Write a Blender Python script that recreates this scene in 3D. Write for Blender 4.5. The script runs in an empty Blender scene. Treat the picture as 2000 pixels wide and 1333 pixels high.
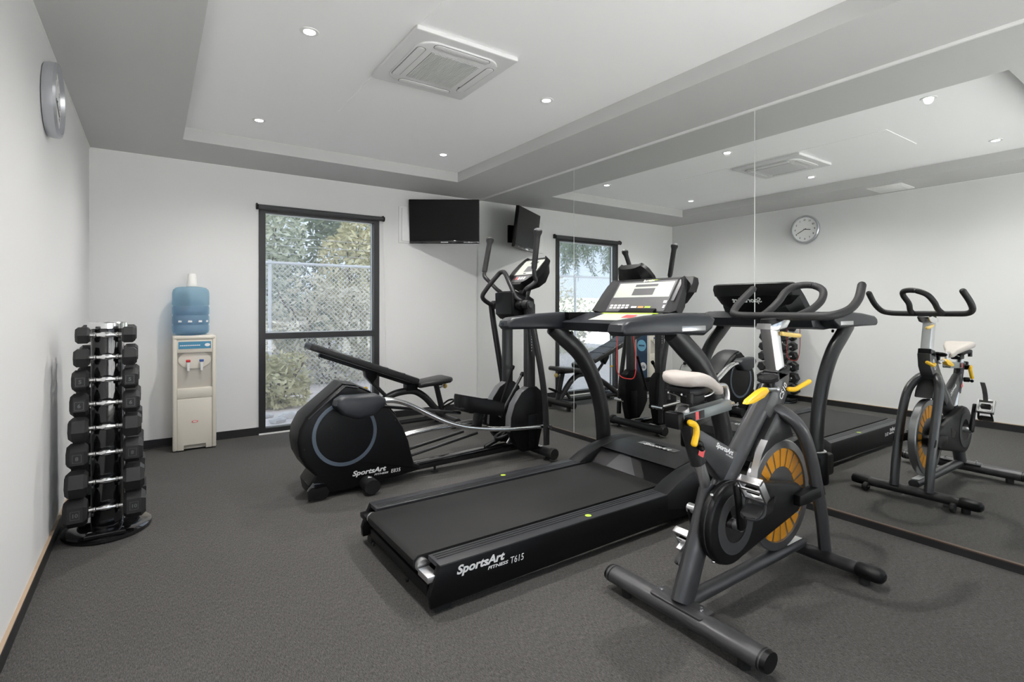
import bpy, bmesh, math, random
from mathutils import Vector, Matrix
random.seed(7)
S = bpy.context.scene
COL = S.collection
# ------------------------------------------------------------------ camera
FPX = 1015.69
cam_d = bpy.data.cameras.new('camera'); cam = bpy.data.objects.new('camera', cam_d); COL.objects.link(cam)
cam.location = (0.41986, -5.40255, 1.1981)
cam.rotation_euler = (math.pi / 2, 0, -0.60519)
cam_d.sensor_fit = 'HORIZONTAL'; cam_d.sensor_width = 36.0
cam_d.lens = FPX / 2000 * 36.0
cam_d.shift_y = -(666.5 - 602.1) / 2000.0
cam_d.clip_start = 0.05; cam_d.clip_end = 200
S.camera = cam
# ------------------------------------------------------------------ world, exposure
wd = bpy.data.worlds.new('overcast_sky'); S.world = wd; wd.use_nodes = True
bgn = wd.node_tree.nodes['Background']
bgn.inputs[0].default_value = (0.74, 0.84, 0.98, 1); bgn.inputs[1].default_value = 1.1
S.view_settings.view_transform = 'Standard'; S.view_settings.look = 'None'
S.view_settings.exposure = 0.5; S.view_settings.gamma = 1.0
S.view_settings.use_curve_mapping = False
S.cycles.use_denoising = True
S.cycles.max_bounces = 14; S.cycles.diffuse_bounces = 8; S.cycles.glossy_bounces = 6
S.cycles.transparent_max_bounces = 24; S.cycles.transmission_bounces = 8
S.cycles.sample_clamp_indirect = 10.0
S.cycles.caustics_reflective = True; S.cycles.caustics_refractive = False
LAMP_W = 66.0          # power of each downlight
# added unseen sunlight behind the camera, bounced in through the front glazing as fill
sd_ = bpy.data.lights.new('fill_sun', 'SUN'); sd_.energy = 37.0; sd_.angle = math.radians(0.6); sd_.color = (1.0, 0.97, 0.93)
fill_sun = bpy.data.objects.new('fill_sun', sd_); COL.objects.link(fill_sun); fill_sun.location = (1.8, -20, 20); fill_sun.rotation_euler = (math.radians(35), 0, 0)
# ------------------------------------------------------------------ materials
MATS = {}
def mat(name, col, rough=0.5, metal=0.0, spec=0.5, bump=None, var=None, emit=None, coat=0.0, alpha=None, trans=0.0):
    if name in MATS: return MATS[name]
    m = bpy.data.materials.new(name); m.use_nodes = True; nt = m.node_tree; b = nt.nodes['Principled BSDF']
    b.inputs['Base Color'].default_value = (*col, 1); b.inputs['Roughness'].default_value = rough
    b.inputs['Metallic'].default_value = metal; b.inputs['Specular IOR Level'].default_value = spec
    b.inputs['Coat Weight'].default_value = coat; b.inputs['Transmission Weight'].default_value = trans
    if emit: b.inputs['Emission Color'].default_value = (*emit[0], 1); b.inputs['Emission Strength'].default_value = emit[1]
    if bump or var:
        tc = nt.nodes.new('ShaderNodeTexCoord')
    if bump:
        sc, st = bump
        n = nt.nodes.new('ShaderNodeTexNoise'); n.inputs['Scale'].default_value = sc; n.inputs['Detail'].default_value = 3
        nt.links.new(tc.outputs['Object'], n.inputs['Vector'])
        bp = nt.nodes.new('ShaderNodeBump'); bp.inputs['Strength'].default_value = st; bp.inputs['Distance'].default_value = 0.002
        nt.links.new(n.outputs['Fac'], bp.inputs['Height']); nt.links.new(bp.outputs['Normal'], b.inputs['Normal'])
    if var:
        sc, c2 = var
        n = nt.nodes.new('ShaderNodeTexNoise'); n.inputs['Scale'].default_value = sc; n.inputs['Detail'].default_value = 4
        nt.links.new(tc.outputs['Object'], n.inputs['Vector'])
        mx = nt.nodes.new('ShaderNodeMix'); mx.data_type = 'RGBA'
        mx.inputs['A'].default_value = (*col, 1); mx.inputs['B'].default_value = (*c2, 1)
        nt.links.new(n.outputs['Fac'], mx.inputs['Factor']); nt.links.new(mx.outputs['Result'], b.inputs['Base Color'])
    MATS[name] = m
    return m
def srgb(r, g, b):
    f = lambda c: (c / 255 / 12.92) if c / 255 <= 0.04045 else ((c / 255 + 0.055) / 1.055) ** 2.4
    return (f(r), f(g), f(b))
mat('wall_paint', (0.755, 0.752, 0.748), 0.65, bump=(60, 0.05))
mat('ceiling_paint', (0.93, 0.93, 0.93), 0.7)
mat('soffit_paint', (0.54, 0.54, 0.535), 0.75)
mat('black_base', (0.018, 0.018, 0.019), 0.45)
mat('tan_edge', (0.40, 0.30, 0.21), 0.6)
mat('dark_edge', (0.085, 0.055, 0.035), 0.5)
mat('bounce_ground', (0.55, 0.54, 0.52), 0.9, bump=(8, 0.2))
mat('white_trim', (0.8, 0.8, 0.79), 0.35)
mat('frame_black', (0.022, 0.022, 0.024), 0.42)
mat('blind_grey', (0.06, 0.06, 0.065), 0.7)
mat('mirror', (0.88, 0.90, 0.885), 0.0, metal=1.0)
mat('mirror_edge', (0.78, 0.82, 0.80), 0.3)
mat('chrome', (0.82, 0.82, 0.83), 0.12, metal=1.0)
mat('satin_steel', (0.62, 0.62, 0.63), 0.32, metal=1.0)
mat('black_plastic', (0.0035, 0.0035, 0.0040), 0.42, spec=0.25, bump=(400, 0.08))
mat('black_gloss', (0.006, 0.006, 0.007), 0.10, coat=0.5)
mat('black_rubber', (0.013, 0.013, 0.013), 0.75)
mat('grip_foam', (0.016, 0.016, 0.017), 0.6, bump=(500, 0.1))
mat('grey_paint', (0.027, 0.027, 0.0285), 0.34, metal=0.25)
mat('bike_paint', (0.068, 0.068, 0.071), 0.33, metal=0.4)
mat('charcoal', (0.013, 0.0135, 0.015), 0.45, spec=0.35)
mat('slate_plastic', (0.016, 0.018, 0.023), 0.36)
mat('ring_grey', (0.09, 0.115, 0.15), 0.35)
mat('belt', (0.0095, 0.0095, 0.0095), 0.6, spec=0.25, bump=(900, 0.15), var=(6, (0.014, 0.014, 0.014)))
mat('rail_grey', (0.026, 0.027, 0.031), 0.40, spec=0.35, bump=(700, 0.06))
mat('print_white', (0.82, 0.82, 0.82), 0.5)
mat('print_grey', (0.085, 0.085, 0.088), 0.45)
mat('panel_white', (0.52, 0.54, 0.49), 0.4)
mat('lime', (0.45, 0.62, 0.06), 0.45)
mat('print_red', (0.72, 0.10, 0.10), 0.45)
mat('print_orange', (0.80, 0.35, 0.10), 0.45)
mat('yellow', (0.85, 0.50, 0.008), 0.35)
mat('pale_yellow', (0.72, 0.52, 0.16), 0.4)
mat('orange_slot', (0.60, 0.25, 0.010), 0.42)
mat('saddle_white', (0.40, 0.365, 0.34), 0.5, bump=(30, 0.2), var=(9, (0.52, 0.47, 0.43)))
mat('vinyl', (0.018, 0.018, 0.019), 0.36, bump=(300, 0.12))
mat('cream', (0.66, 0.62, 0.54), 0.38)
mat('cream_dark', (0.47, 0.44, 0.39), 0.45)
mat('sign_blue', srgb(58, 130, 165), 0.4)
mat('deep_blue', srgb(22, 60, 92), 0.4)
mat('light_blue', srgb(120, 185, 215), 0.4)
mat('tap_red', (0.55, 0.03, 0.03), 0.35)
mat('tap_blue', (0.03, 0.08, 0.30), 0.35)
mat('slider_grey', (0.22, 0.24, 0.24), 0.4, metal=0.5)
mat('ring_dark', (0.035, 0.035, 0.037), 0.5)
mat('ac_white', (0.72, 0.72, 0.72), 0.5)
mat('mid_grey', (0.11, 0.11, 0.115), 0.4)
mat('rim_steel', (0.33, 0.33, 0.34), 0.3, metal=0.9)
mat('clock_face', (0.90, 0.90, 0.89), 0.45)
mat('silver_plastic', (0.50, 0.51, 0.54), 0.32, metal=0.6)
mat('screen_black', (0.0012, 0.0012, 0.0013), 0.30, spec=0.2)
mat('grille_dark', (0.16, 0.16, 0.16), 0.6)
mat('red_cord', (0.65, 0.03, 0.03), 0.4)
mat('soil', (0.58, 0.51, 0.49), 0.95, bump=(25, 0.8), var=(7, (0.76, 0.72, 0.71)))
mat('galv', (0.62, 0.65, 0.68), 0.4, metal=0.4)
mat('leaf_a', (0.50, 0.54, 0.36), 0.6, var=(1.3, (0.68, 0.60, 0.36)))
mat('leaf_b', (0.44, 0.54, 0.45), 0.6, var=(1.8, (0.58, 0.58, 0.44)))
mat('leaf_c', (0.17, 0.24, 0.18), 0.6, var=(2, (0.26, 0.32, 0.22)))
mat('leaf_grey', (0.58, 0.60, 0.50), 0.7, var=(2, (0.72, 0.66, 0.48)))
mat('hex_rubber', (0.022, 0.022, 0.0225), 0.5, spec=0.4, bump=(300, 0.1))
mat('bark', (0.12, 0.09, 0.07), 0.9)
mat('rock', (0.62, 0.61, 0.60), 0.9, bump=(14, 0.6))
mat('lamp_glow', (1, 1, 1), 0.5, emit=((1.0, 0.98, 0.95), 30.0))
mat('paper_white', (0.84, 0.83, 0.80), 0.55)
# carpet: fine two-tone woven pile with lengthwise streaks
def carpet():
    m = bpy.data.materials.new('carpet'); m.use_nodes = True; nt = m.node_tree; b = nt.nodes['Principled BSDF']
    L = nt.links.new; tc = nt.nodes.new('ShaderNodeTexCoord')
    mp = nt.nodes.new('ShaderNodeMapping'); mp.inputs['Scale'].default_value = (420, 60, 1); L(tc.outputs['Object'], mp.inputs[0])
    n1 = nt.nodes.new('ShaderNodeTexNoise'); n1.inputs['Scale'].default_value = 1.0; n1.inputs['Detail'].default_value = 3; L(mp.outputs[0], n1.inputs['Vector'])
    mp2 = nt.nodes.new('ShaderNodeMapping'); mp2.inputs['Scale'].default_value = (330, 330, 1); L(tc.outputs['Object'], mp2.inputs[0])
    n2 = nt.nodes.new('ShaderNodeTexVoronoi'); n2.inputs['Scale'].default_value = 1.0; L(mp2.outputs[0], n2.inputs['Vector'])
    n3 = nt.nodes.new('ShaderNodeTexNoise'); n3.inputs['Scale'].default_value = 1.1; n3.inputs['Detail'].default_value = 3; L(tc.outputs['Object'], n3.inputs['Vector'])
    r = nt.nodes.new('ShaderNodeValToRGB'); r.color_ramp.elements[0].position = 0.30; r.color_ramp.elements[1].position = 0.72
    r.color_ramp.elements[0].color = (0.030, 0.029, 0.028, 1); r.color_ramp.elements[1].color = (0.118, 0.115, 0.111, 1)
    mx0 = nt.nodes.new('ShaderNodeMath'); mx0.operation = 'MULTIPLY_ADD'; mx0.inputs[1].default_value = 0.30
    sub = nt.nodes.new('ShaderNodeMath'); sub.operation = 'MULTIPLY'; sub.inputs[1].default_value = 0.75; L(n1.outputs['Fac'], sub.inputs[0])
    L(n2.outputs['Distance'], mx0.inputs[0]); L(sub.outputs[0], mx0.inputs[2]); L(mx0.outputs[0], r.inputs[0])
    mx = nt.nodes.new('ShaderNodeMix'); mx.data_type = 'RGBA'; mx.blend_type = 'MULTIPLY'; mx.inputs['Factor'].default_value = 0.5
    r3 = nt.nodes.new('ShaderNodeValToRGB'); r3.color_ramp.elements[0].color = (0.78, 0.75, 0.72, 1); r3.color_ramp.elements[1].color = (1.1, 1.1, 1.1, 1)
    L(n3.outputs['Fac'], r3.inputs[0]); L(r.outputs[0], mx.inputs['A']); L(r3.outputs[0], mx.inputs['B']); L(mx.outputs['Result'], b.inputs['Base Color'])
    bp = nt.nodes.new('ShaderNodeBump'); bp.inputs['Strength'].default_value = 0.35; bp.inputs['Distance'].default_value = 0.0015
    L(mx0.outputs[0], bp.inputs['Height']); L(bp.outputs[0], b.inputs['Normal'])
    b.inputs['Roughness'].default_value = 0.92; b.inputs['Specular IOR Level'].default_value = 0.15
    MATS['carpet'] = m
carpet()
def glass_mat(name, col, refl):
    m = bpy.data.materials.new(name); m.use_nodes = True; nt = m.node_tree
    nt.nodes.remove(nt.nodes['Principled BSDF']); out = nt.nodes['Material Output']
    t = nt.nodes.new('ShaderNodeBsdfTransparent'); t.inputs[0].default_value = (*col, 1)
    g = nt.nodes.new('ShaderNodeBsdfGlossy'); g.inputs['Roughness'].default_value = 0.02
    fr = nt.nodes.new('ShaderNodeLayerWeight'); fr.inputs[0].default_value = 0.5; pw = nt.nodes.new('ShaderNodeMath'); pw.operation = 'POWER'; pw.inputs[1].default_value = 4.0; nt.links.new(fr.outputs['Facing'], pw.inputs[0])
    ad = nt.nodes.new('ShaderNodeMath'); ad.operation = 'MULTIPLY_ADD'; ad.inputs[1].default_value = 0.6; ad.inputs[2].default_value = 0.03; nt.links.new(pw.outputs[0], ad.inputs[0])
    mu = nt.nodes.new('ShaderNodeMath'); mu.operation = 'MULTIPLY'; mu.inputs[1].default_value = refl
    mx = nt.nodes.new('ShaderNodeMixShader'); nt.links.new(ad.outputs[0], mu.inputs[0]); nt.links.new(mu.outputs[0], mx.inputs[0])
    nt.links.new(t.outputs[0], mx.inputs[1]); nt.links.new(g.outputs[0], mx.inputs[2])
    df = nt.nodes.new('ShaderNodeBsdfDiffuse'); df.inputs[0].default_value = (0.82, 0.86, 0.90, 1); m2 = nt.nodes.new('ShaderNodeMixShader'); m2.inputs[0].default_value = 0.085   # milky reflection haze painted in as pale diffuse
    nt.links.new(mx.outputs[0], m2.inputs[1]); nt.links.new(df.outputs[0], m2.inputs[2]); nt.links.new(m2.outputs[0], out.inputs[0])
    MATS[name] = m
glass_mat('window_glass', (0.93, 0.95, 0.97), 1.0)
def bottle_mat(name, col, mixf):
    m = bpy.data.materials.new(name); m.use_nodes = True; nt = m.node_tree
    nt.nodes.remove(nt.nodes['Principled BSDF']); out = nt.nodes['Material Output']
    t = nt.nodes.new('ShaderNodeBsdfTransparent'); t.inputs[0].default_value = (*col, 1)
    p = nt.nodes.new('ShaderNodeBsdfPrincipled'); p.inputs['Base Color'].default_value = (*[c * 0.75 for c in col], 1); p.inputs['Roughness'].default_value = 0.08
    mx = nt.nodes.new('ShaderNodeMixShader'); mx.inputs[0].default_value = mixf
    nt.links.new(t.outputs[0], mx.inputs[1]); nt.links.new(p.outputs[0], mx.inputs[2]); nt.links.new(mx.outputs[0], out.inputs[0])
    MATS[name] = m
bottle_mat('bottle_blue', (0.62, 0.80, 0.90), 0.30)
bottle_mat('bottle_water', (0.40, 0.70, 0.86), 0.28)
# ------------------------------------------------------------------ geometry helpers
def cr(pts, n=6, closed=False):
    P = [Vector(p) for p in pts]; out = []; N = len(P)
    for i in range(N if closed else N - 1):
        p1, p2 = P[i], P[(i + 1) % N]
        p0 = P[(i - 1) % N] if (closed or i > 0) else p1 * 2 - p2
        p3 = P[(i + 2) % N] if (closed or i + 2 < N) else p2 * 2 - p1
        for k in range(n):
            t = k / n
            out.append(0.5 * ((2 * p1) + (p2 - p0) * t + (2 * p0 - 5 * p1 + 4 * p2 - p3) * t * t + (3 * p1 - p0 - 3 * p2 + p3) * t ** 3))
    if not closed: out.append(P[-1])
    return out
def arc2(cx, cz, r, a0, a1, n):
    return [(cx + r * math.cos(math.radians(a0 + (a1 - a0) * i / n)), cz + r * math.sin(math.radians(a0 + (a1 - a0) * i / n))) for i in range(n + 1)]
def rrect(u0, u1, v0, v1, r, n=4):
    return arc2(u1 - r, v1 - r, r, 0, 90, n) + arc2(u0 + r, v1 - r, r, 90, 180, n) + arc2(u0 + r, v0 + r, r, 180, 270, n) + arc2(u1 - r, v0 + r, r, 270, 360, n)
def capsule(p, q, r, n=6):
    a = math.degrees(math.atan2(q[1] - p[1], q[0] - p[0]))
    return arc2(q[0], q[1], r, a - 90, a + 90, n) + arc2(p[0], p[1], r, a + 90, a + 270, n)
class MB:
    def __init__(s): s.v = []; s.f = []
    def add(s, v, f):
        o = len(s.v); s.v += [Vector(x) for x in v]; s.f += [[i + o for i in q] for q in f]; return s
    def _bm(s, bm, M=None):
        bm.verts.index_update()
        s.add([(M @ w.co if M else w.co.copy()) for w in bm.verts], [[w.index for w in q.verts] for q in bm.faces]); bm.free(); return s
    def box(s, x0, x1, y0, y1, z0, z1, bev=0, seg=2, M=None):
        v = [(x, y, z) for x in (x0, x1) for y in (y0, y1) for z in (z0, z1)]
        f = [(0, 1, 3, 2), (4, 6, 7, 5), (0, 4, 5, 1), (2, 3, 7, 6), (0, 2, 6, 4), (1, 5, 7, 3)]
        bm = bmesh.new(); V = [bm.verts.new(p) for p in v]
        for q in f: bm.faces.new([V[i] for i in q])
        if bev: bmesh.ops.bevel(bm, geom=bm.edges[:], offset=bev, segments=seg, affect='EDGES', profile=0.5)
        return s._bm(bm, M)
    def prism(s, poly, ax, a, b, bev=0, seg=2, M=None):
        mp = {'y': lambda u, v, w: (u, w, v), 'x': lambda u, v, w: (w, u, v), 'z': lambda u, v, w: (u, v, w)}[ax]
        bm = bmesh.new(); A = [bm.verts.new(mp(u, v, a)) for u, v in poly]; B = [bm.verts.new(mp(u, v, b)) for u, v in poly]; n = len(poly)
        fa = bm.faces.new(A); fb = bm.faces.new(B[::-1])
        for i in range(n): bm.faces.new([A[i], B[i], B[(i + 1) % n], A[(i + 1) % n]])
        bmesh.ops.recalc_face_normals(bm, faces=bm.faces[:])
        if bev:
            ed = list(fa.edges) + list(fb.edges)
            bmesh.ops.bevel(bm, geom=ed, offset=bev, segments=seg, affect='EDGES', profile=0.5)
        big = [q for q in bm.faces if len(q.verts) > 4]
        if big: bmesh.ops.triangulate(bm, faces=big)
        return s._bm(bm, M)
    def tube(s, path, r, n=12, closed=False, caps=True, flat=1.0, up=(0, 1, 0), dome=False):
        # flat: the radius along `up`-ish axis is r, across it r*flat
        P = [Vector(p) for p in path]; N = len(P); R = r if isinstance(r, (list, tuple)) else [r] * N
        if dome and not closed:
            d0 = (P[0] - P[1]).normalized(); d1 = (P[-1] - P[-2]).normalized()
            P = [P[0] + d0 * R[0] * 0.75, P[0] + d0 * R[0] * 0.45] + P + [P[-1] + d1 * R[-1] * 0.45, P[-1] + d1 * R[-1] * 0.75]
            R = [R[0] * 0.45, R[0] * 0.85] + list(R) + [R[-1] * 0.85, R[-1] * 0.45]; N = len(P)
        upv = Vector(up); rings = []
        prev = None
        for i in range(N):
            if closed: t = P[(i + 1) % N] - P[(i - 1) % N]
            else: t = P[min(i + 1, N - 1)] - P[max(i - 1, 0)]
            t.normalize()
            a = upv - t * upv.dot(t)
            if a.length < 0.05: a = prev if prev is not None else Vector((1, 0, 0)) - t * t.x
            a = a.normalized(); prev = a; c = t.cross(a)
            rings.append([P[i] + a * (R[i] * math.cos(2 * math.pi * k / n)) + c * (R[i] * flat * math.sin(2 * math.pi * k / n)) for k in range(n)])
        return s.loft(rings, closed, caps)
    def loft(s, rings, closed=False, caps=True):
        n = len(rings[0]); N = len(rings); v = [p for q in rings for p in q]; f = []
        for i in range(N if closed else N - 1):
            j = (i + 1) % N
            for k in range(n): f.append((i * n + k, i * n + (k + 1) % n, j * n + (k + 1) % n, j * n + k))
        if caps and not closed: f.append(tuple(range(n))[::-1]); f.append(tuple((N - 1) * n + k for k in range(n)))
        return s.add(v, f)
    def lathe(s, prof, o, d=(0, 0, 1), n=24, sx=1.0, sy=1.0):
        d = Vector(d).normalized(); a = Vector((1, 0, 0)) if abs(d.x) < 0.9 else Vector((0, 1, 0)); a = (a - d * a.dot(d)).normalized(); c = d.cross(a); o = Vector(o)
        rings = [[o + d * h + a * (r * sx * math.cos(2 * math.pi * k / n)) + c * (r * sy * math.sin(2 * math.pi * k / n)) for k in range(n)] for r, h in prof]
        return s.loft(rings)
    def cyl(s, o, d, r, h, n=16, bev=0.0):
        pr = [(r, 0), (r, h)] if not bev else [(r - bev, 0), (r, bev), (r, h - bev), (r - bev, h)]
        return s.lathe(pr, o, d, n)
    def ball(s, o, rx, ry=None, rz=None, n=14):
        ry = ry or rx; rz = rz or rx; o = Vector(o); m = n // 2
        rings = []
        for i in range(1, m):
            t = math.pi * i / m
            rings.append([o + Vector((rx * math.sin(t) * math.cos(2 * math.pi * k / n), ry * math.sin(t) * math.sin(2 * math.pi * k / n), -rz * math.cos(t))) for k in range(n)])
        v = [p for q in rings for p in q]; b = len(v); v += [o + Vector((0, 0, -rz)), o + Vector((0, 0, rz))]; f = []
        for i in range(len(rings) - 1):
            for k in range(n): f.append((i * n + k, i * n + (k + 1) % n, (i + 1) * n + (k + 1) % n, (i + 1) * n + k))
        for k in range(n):
            f.append((b, (k + 1) % n, k)); l = (len(rings) - 1) * n; f.append((b + 1, l + k, l + (k + 1) % n))
        return s.add(v, f)
    def text(s, body, size, o, u, v, bold=0.0, shear=0.0, align='LEFT', depth=0.0006, sx=1.0, fit=None):
        cu = bpy.data.curves.new('t', 'FONT'); cu.body = body; cu.size = size; cu.offset = bold; cu.shear = shear; cu.align_x = align; cu.extrude = depth / 2; cu.resolution_u = 3
        ob = bpy.data.objects.new('t', cu); COL.objects.link(ob)
        dg = bpy.context.evaluated_depsgraph_get(); me = bpy.data.meshes.new_from_object(ob.evaluated_get(dg))
        u = Vector(u).normalized(); v = Vector(v).normalized(); w = u.cross(v); o = Vector(o)
        if fit: sx = fit / max(p.co.x for p in me.vertices)
        s.add([o + u * (p.co.x * sx) + v * p.co.y + w * (p.co.z + depth / 2) for p in me.vertices], [list(q.vertices) for q in me.polygons])
        bpy.data.objects.remove(ob); bpy.data.curves.remove(cu); bpy.data.meshes.remove(me)
        return s
def mesh_of(mb, name, material, o=(0, 0, 0), angle=35, recalc=True):
    me = bpy.data.meshes.new(name); o = Vector(o)
    me.from_pydata([tuple(p - o) for p in mb.v], [], mb.f); me.update()
    if recalc:
        bm = bmesh.new(); bm.from_mesh(me); bmesh.ops.recalc_face_normals(bm, faces=bm.faces[:]); bm.to_mesh(me); bm.free()
    me.polygons.foreach_set('use_smooth', [True] * len(me.polygons)); me.set_sharp_from_angle(angle=math.radians(angle))
    me.materials.append(MATS[material]); return me
ORG = {}
def tag(o, label, cat, group=None):
    o['label'] = label; o['category'] = cat
    if group: o['group'] = group
    return o
def thing(name, loc, label, cat, group=None):
    o = bpy.data.objects.new(name, None); COL.objects.link(o); o.location = loc; o.empty_display_size = 0.1; ORG[o] = Vector(loc)
    return tag(o, label, cat, group)
def part(name, mb, material, parent, angle=35, kind=None, label=None):
    org = ORG[parent]; o = bpy.data.objects.new(name, mesh_of(mb, name, material, org, angle)); COL.objects.link(o); o.parent = parent; ORG[o] = org
    if kind: o['kind'] = kind
    if label: o['label'] = label
    return o
def copy_part(src, parent, off):
    o = src.copy(); COL.objects.link(o); o.parent = parent; o.location = src.location + Vector(off); return o
def single(name, mb, material, label, cat, group=None, loc=(0, 0, 0), angle=35):
    o = bpy.data.objects.new(name, mesh_of(mb, name, material, loc, angle)); o.location = loc; COL.objects.link(o); ORG[o] = Vector(loc)
    return tag(o, label, cat, group)
def struct(name, mb, material, parent=None, angle=35):
    o = bpy.data.objects.new(name, mesh_of(mb, name, material, (0, 0, 0), angle)); COL.objects.link(o); ORG[o] = Vector((0, 0, 0))
    if parent: o.parent = parent
    else: o['kind'] = 'structure'
    return o
# ================================================================== THE ROOM
W = 3.6428; H = 2.5; YF = -6.4
WX0, WX1, WZ1 = 1.246, 2.42, 2.165
struct('floor', MB().box(-0.12, W + 0.14, YF - 0.12, 0.0, -0.12, 0), 'carpet')
struct('wall_left', MB().box(-0.12, 0, YF - 0.12, 0.14, -0.12, 2.75), 'wall_paint')
struct('wall_back', MB().box(0, WX0, 0, 0.14, -0.12, 2.75).box(WX1, W + 0.14, 0, 0.14, -0.12, 2.75).box(WX0, WX1, 0, 0.14, WZ1, 2.75), 'wall_paint')
struct('wall_right', MB().box(W + 0.012, W + 0.14, YF - 0.12, 0, -0.12, 2.75), 'wall_paint')
struct('wall_front', MB().box(0, 0.25, YF - 0.12, YF, -0.12, 2.75).box(W - 0.25, W + 0.012, YF - 0.12, YF, -0.12, 2.75).box(0.25, W - 0.25, YF - 0.12, YF, 2.25, 2.75), 'wall_paint')
w2 = MB().box(0.25, W - 0.25, YF - 0.09, YF - 0.03, 0.0, 0.06).box(0.25, W - 0.25, YF - 0.09, YF - 0.03, 2.19, 2.25)  # unseen front glazing, added so bounced sunlight can brighten the ceiling
for k in range(4):
    x = 0.25 + (W - 0.56) * k / 3; w2.box(x, x + 0.06, YF - 0.09, YF - 0.03, 0.06, 2.19)
w2 = struct('added_window', w2, 'frame_black')
for k in range(3):
    x = 0.25 + (W - 0.56) * k / 3; struct('pane', MB().box(x + 0.055, x + (W - 0.56) / 3 + 0.005, YF - 0.063, YF - 0.057, 0.055, 2.195), 'window_glass', w2)
struct('bounce_ground', MB().box(-25, 29, -46, YF - 0.12, -0.25, -0.02), 'bounce_ground')  # unseen slab added to bounce sunlight up through the front glazing
struct('sun_blocker', MB().box(-6, 10, YF - 1.6, 0.14, 2.76, 26.0), 'wall_paint')  # unseen block added above the room to keep the shrubs in shade
TX0, TX1, TY0, TY1 = 0.615, 3.018, -4.61, -0.662
struct('ceiling', MB().box(0, W + 0.012, YF, 0, 2.60, 2.72), 'ceiling_paint')
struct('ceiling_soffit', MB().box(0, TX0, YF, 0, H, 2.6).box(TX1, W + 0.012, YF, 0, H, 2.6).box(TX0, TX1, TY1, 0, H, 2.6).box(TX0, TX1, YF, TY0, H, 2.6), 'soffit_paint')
bl = struct('baseboard_left', MB().box(0, 0.012, YF, -0.0, 0, 0.066), 'black_base')
struct('cap', MB().box(0, 0.013, YF, -0.0, 0.066, 0.072), 'tan_edge', bl)
struct('baseboard_back', MB().box(0.012, WX0, -0.012, 0, 0, 0.072).box(WX1, W, -0.012, 0, 0, 0.072), 'black_base')
br = struct('baseboard_right', MB().box(W - 0.012, W + 0.012, YF, -0.012, 0, 0.036), 'black_base')
struct('cap', MB().box(W - 0.011, W + 0.012, YF, -0.012, 0.036, 0.041), 'dark_edge', br)
struct('trim_1', MB().box(W - 0.007, W + 0.012, YF, 0, 2.483, 2.4995), 'white_trim')
struct('trim_2', MB().box(0, 0.006, YF, 0, 2.492, 2.5).box(0, W, -0.006, 0, 2.492, 2.5), 'white_trim')
struct('trim_3', MB().box(1.51, 2.13, -3.72, -1.66, 2.597, 2.6), 'ceiling_paint')
# mirror wall: tall frameless panels butted edge to edge
seams = [-0.004, -1.756, -3.519, -5.28]
mlab = ['tall frameless wall mirror panel in the corner next to the television',
        'tall frameless wall mirror panel between the two visible seams, behind the treadmill',
        'tall frameless wall mirror panel at the right edge, beside the exercise bike']
for i in range(3):
    y1, y0 = seams[i], seams[i + 1]
    m = thing('mirror_panel', (W, (y0 + y1) / 2, 0.0415), mlab[i], 'mirror', 'mirror panels along the right wall')
    part('glass', MB().box(W, W + 0.010, y0 + 0.0030, y1 - 0.0030, 0.0415, 2.482), 'mirror', m)
    part('polished_edge', MB().box(W - 0.0008, W + 0.010, y0 - 0.0018, y0 + 0.0024, 0.0415, 2.482), 'mirror_edge', m)
# window
win = struct('window_1', MB().box(WX0, WX0 + 0.058, -0.014, 0.10, 0.0, WZ1).box(WX1 - 0.058, WX1, -0.014, 0.10, 0.0, WZ1).box(WX0 + 0.058, WX1 - 0.058, -0.014, 0.10, 2.105, WZ1)
             .box(WX0 + 0.058, WX1 - 0.058, -0.014, 0.10, 0.0, 0.055).box(WX0 + 0.058, WX1 - 0.058, -0.010, 0.09, 0.902, 0.958), 'frame_black')
struct('pane', MB().box(WX0 + 0.05, WX1 - 0.05, 0.055, 0.061, 0.95, 2.11), 'window_glass', win)
struct('pane', MB().box(WX0 + 0.05, WX1 - 0.05, 0.055, 0.061, 0.05, 0.91), 'window_glass', win)
bead = MB()
for z0, z1 in ((0.055, 0.902), (0.958, 2.105)):
    for x in (WX0 + 0.058, WX1 - 0.066): bead.box(x, x + 0.008, 0.040, 0.062, z0, z1)
    for z in (z0, z1 - 0.008): bead.box(WX0 + 0.058, WX1 - 0.058, 0.040, 0.062, z, z + 0.008)
struct('glazing_bead', bead, 'galv', win)
struct('sill', MB().box(WX0, WX1, -0.03, 0.0, 0.0, 0.012), 'white_trim', win)
# roller blind, rolled up
rb = thing('roller_blind', (1.84, -0.03, 2.15), 'dark grey roller blind rolled up above the window', 'blind')
part('roll', MB().cyl((1.235, -0.040, 2.150), (1, 0, 0), 0.024, 1.215, 20), 'blind_grey', rb)
for x in (1.222, 2.450):
    part('bracket', MB().cyl((x, -0.040, 2.150), (1, 0, 0), 0.027, 0.014, 16).box(x, x + 0.012, -0.04, -0.001, 2.13, 2.185, 0.002), 'black_plastic', rb)
ch = MB()
for sgn, dx in ((1, 0.0), (-1, 0.022)):
    ch.tube(cr([(2.452 + dx * 0.3, -0.04 + dx, 2.13), (2.462 + dx, -0.03, 1.3), (2.476 + dx, -0.03, 0.5), (2.485, -0.03, 0.36)], 6), 0.0016, 5)
part('pull_chain', ch, 'white_trim', rb)
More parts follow.
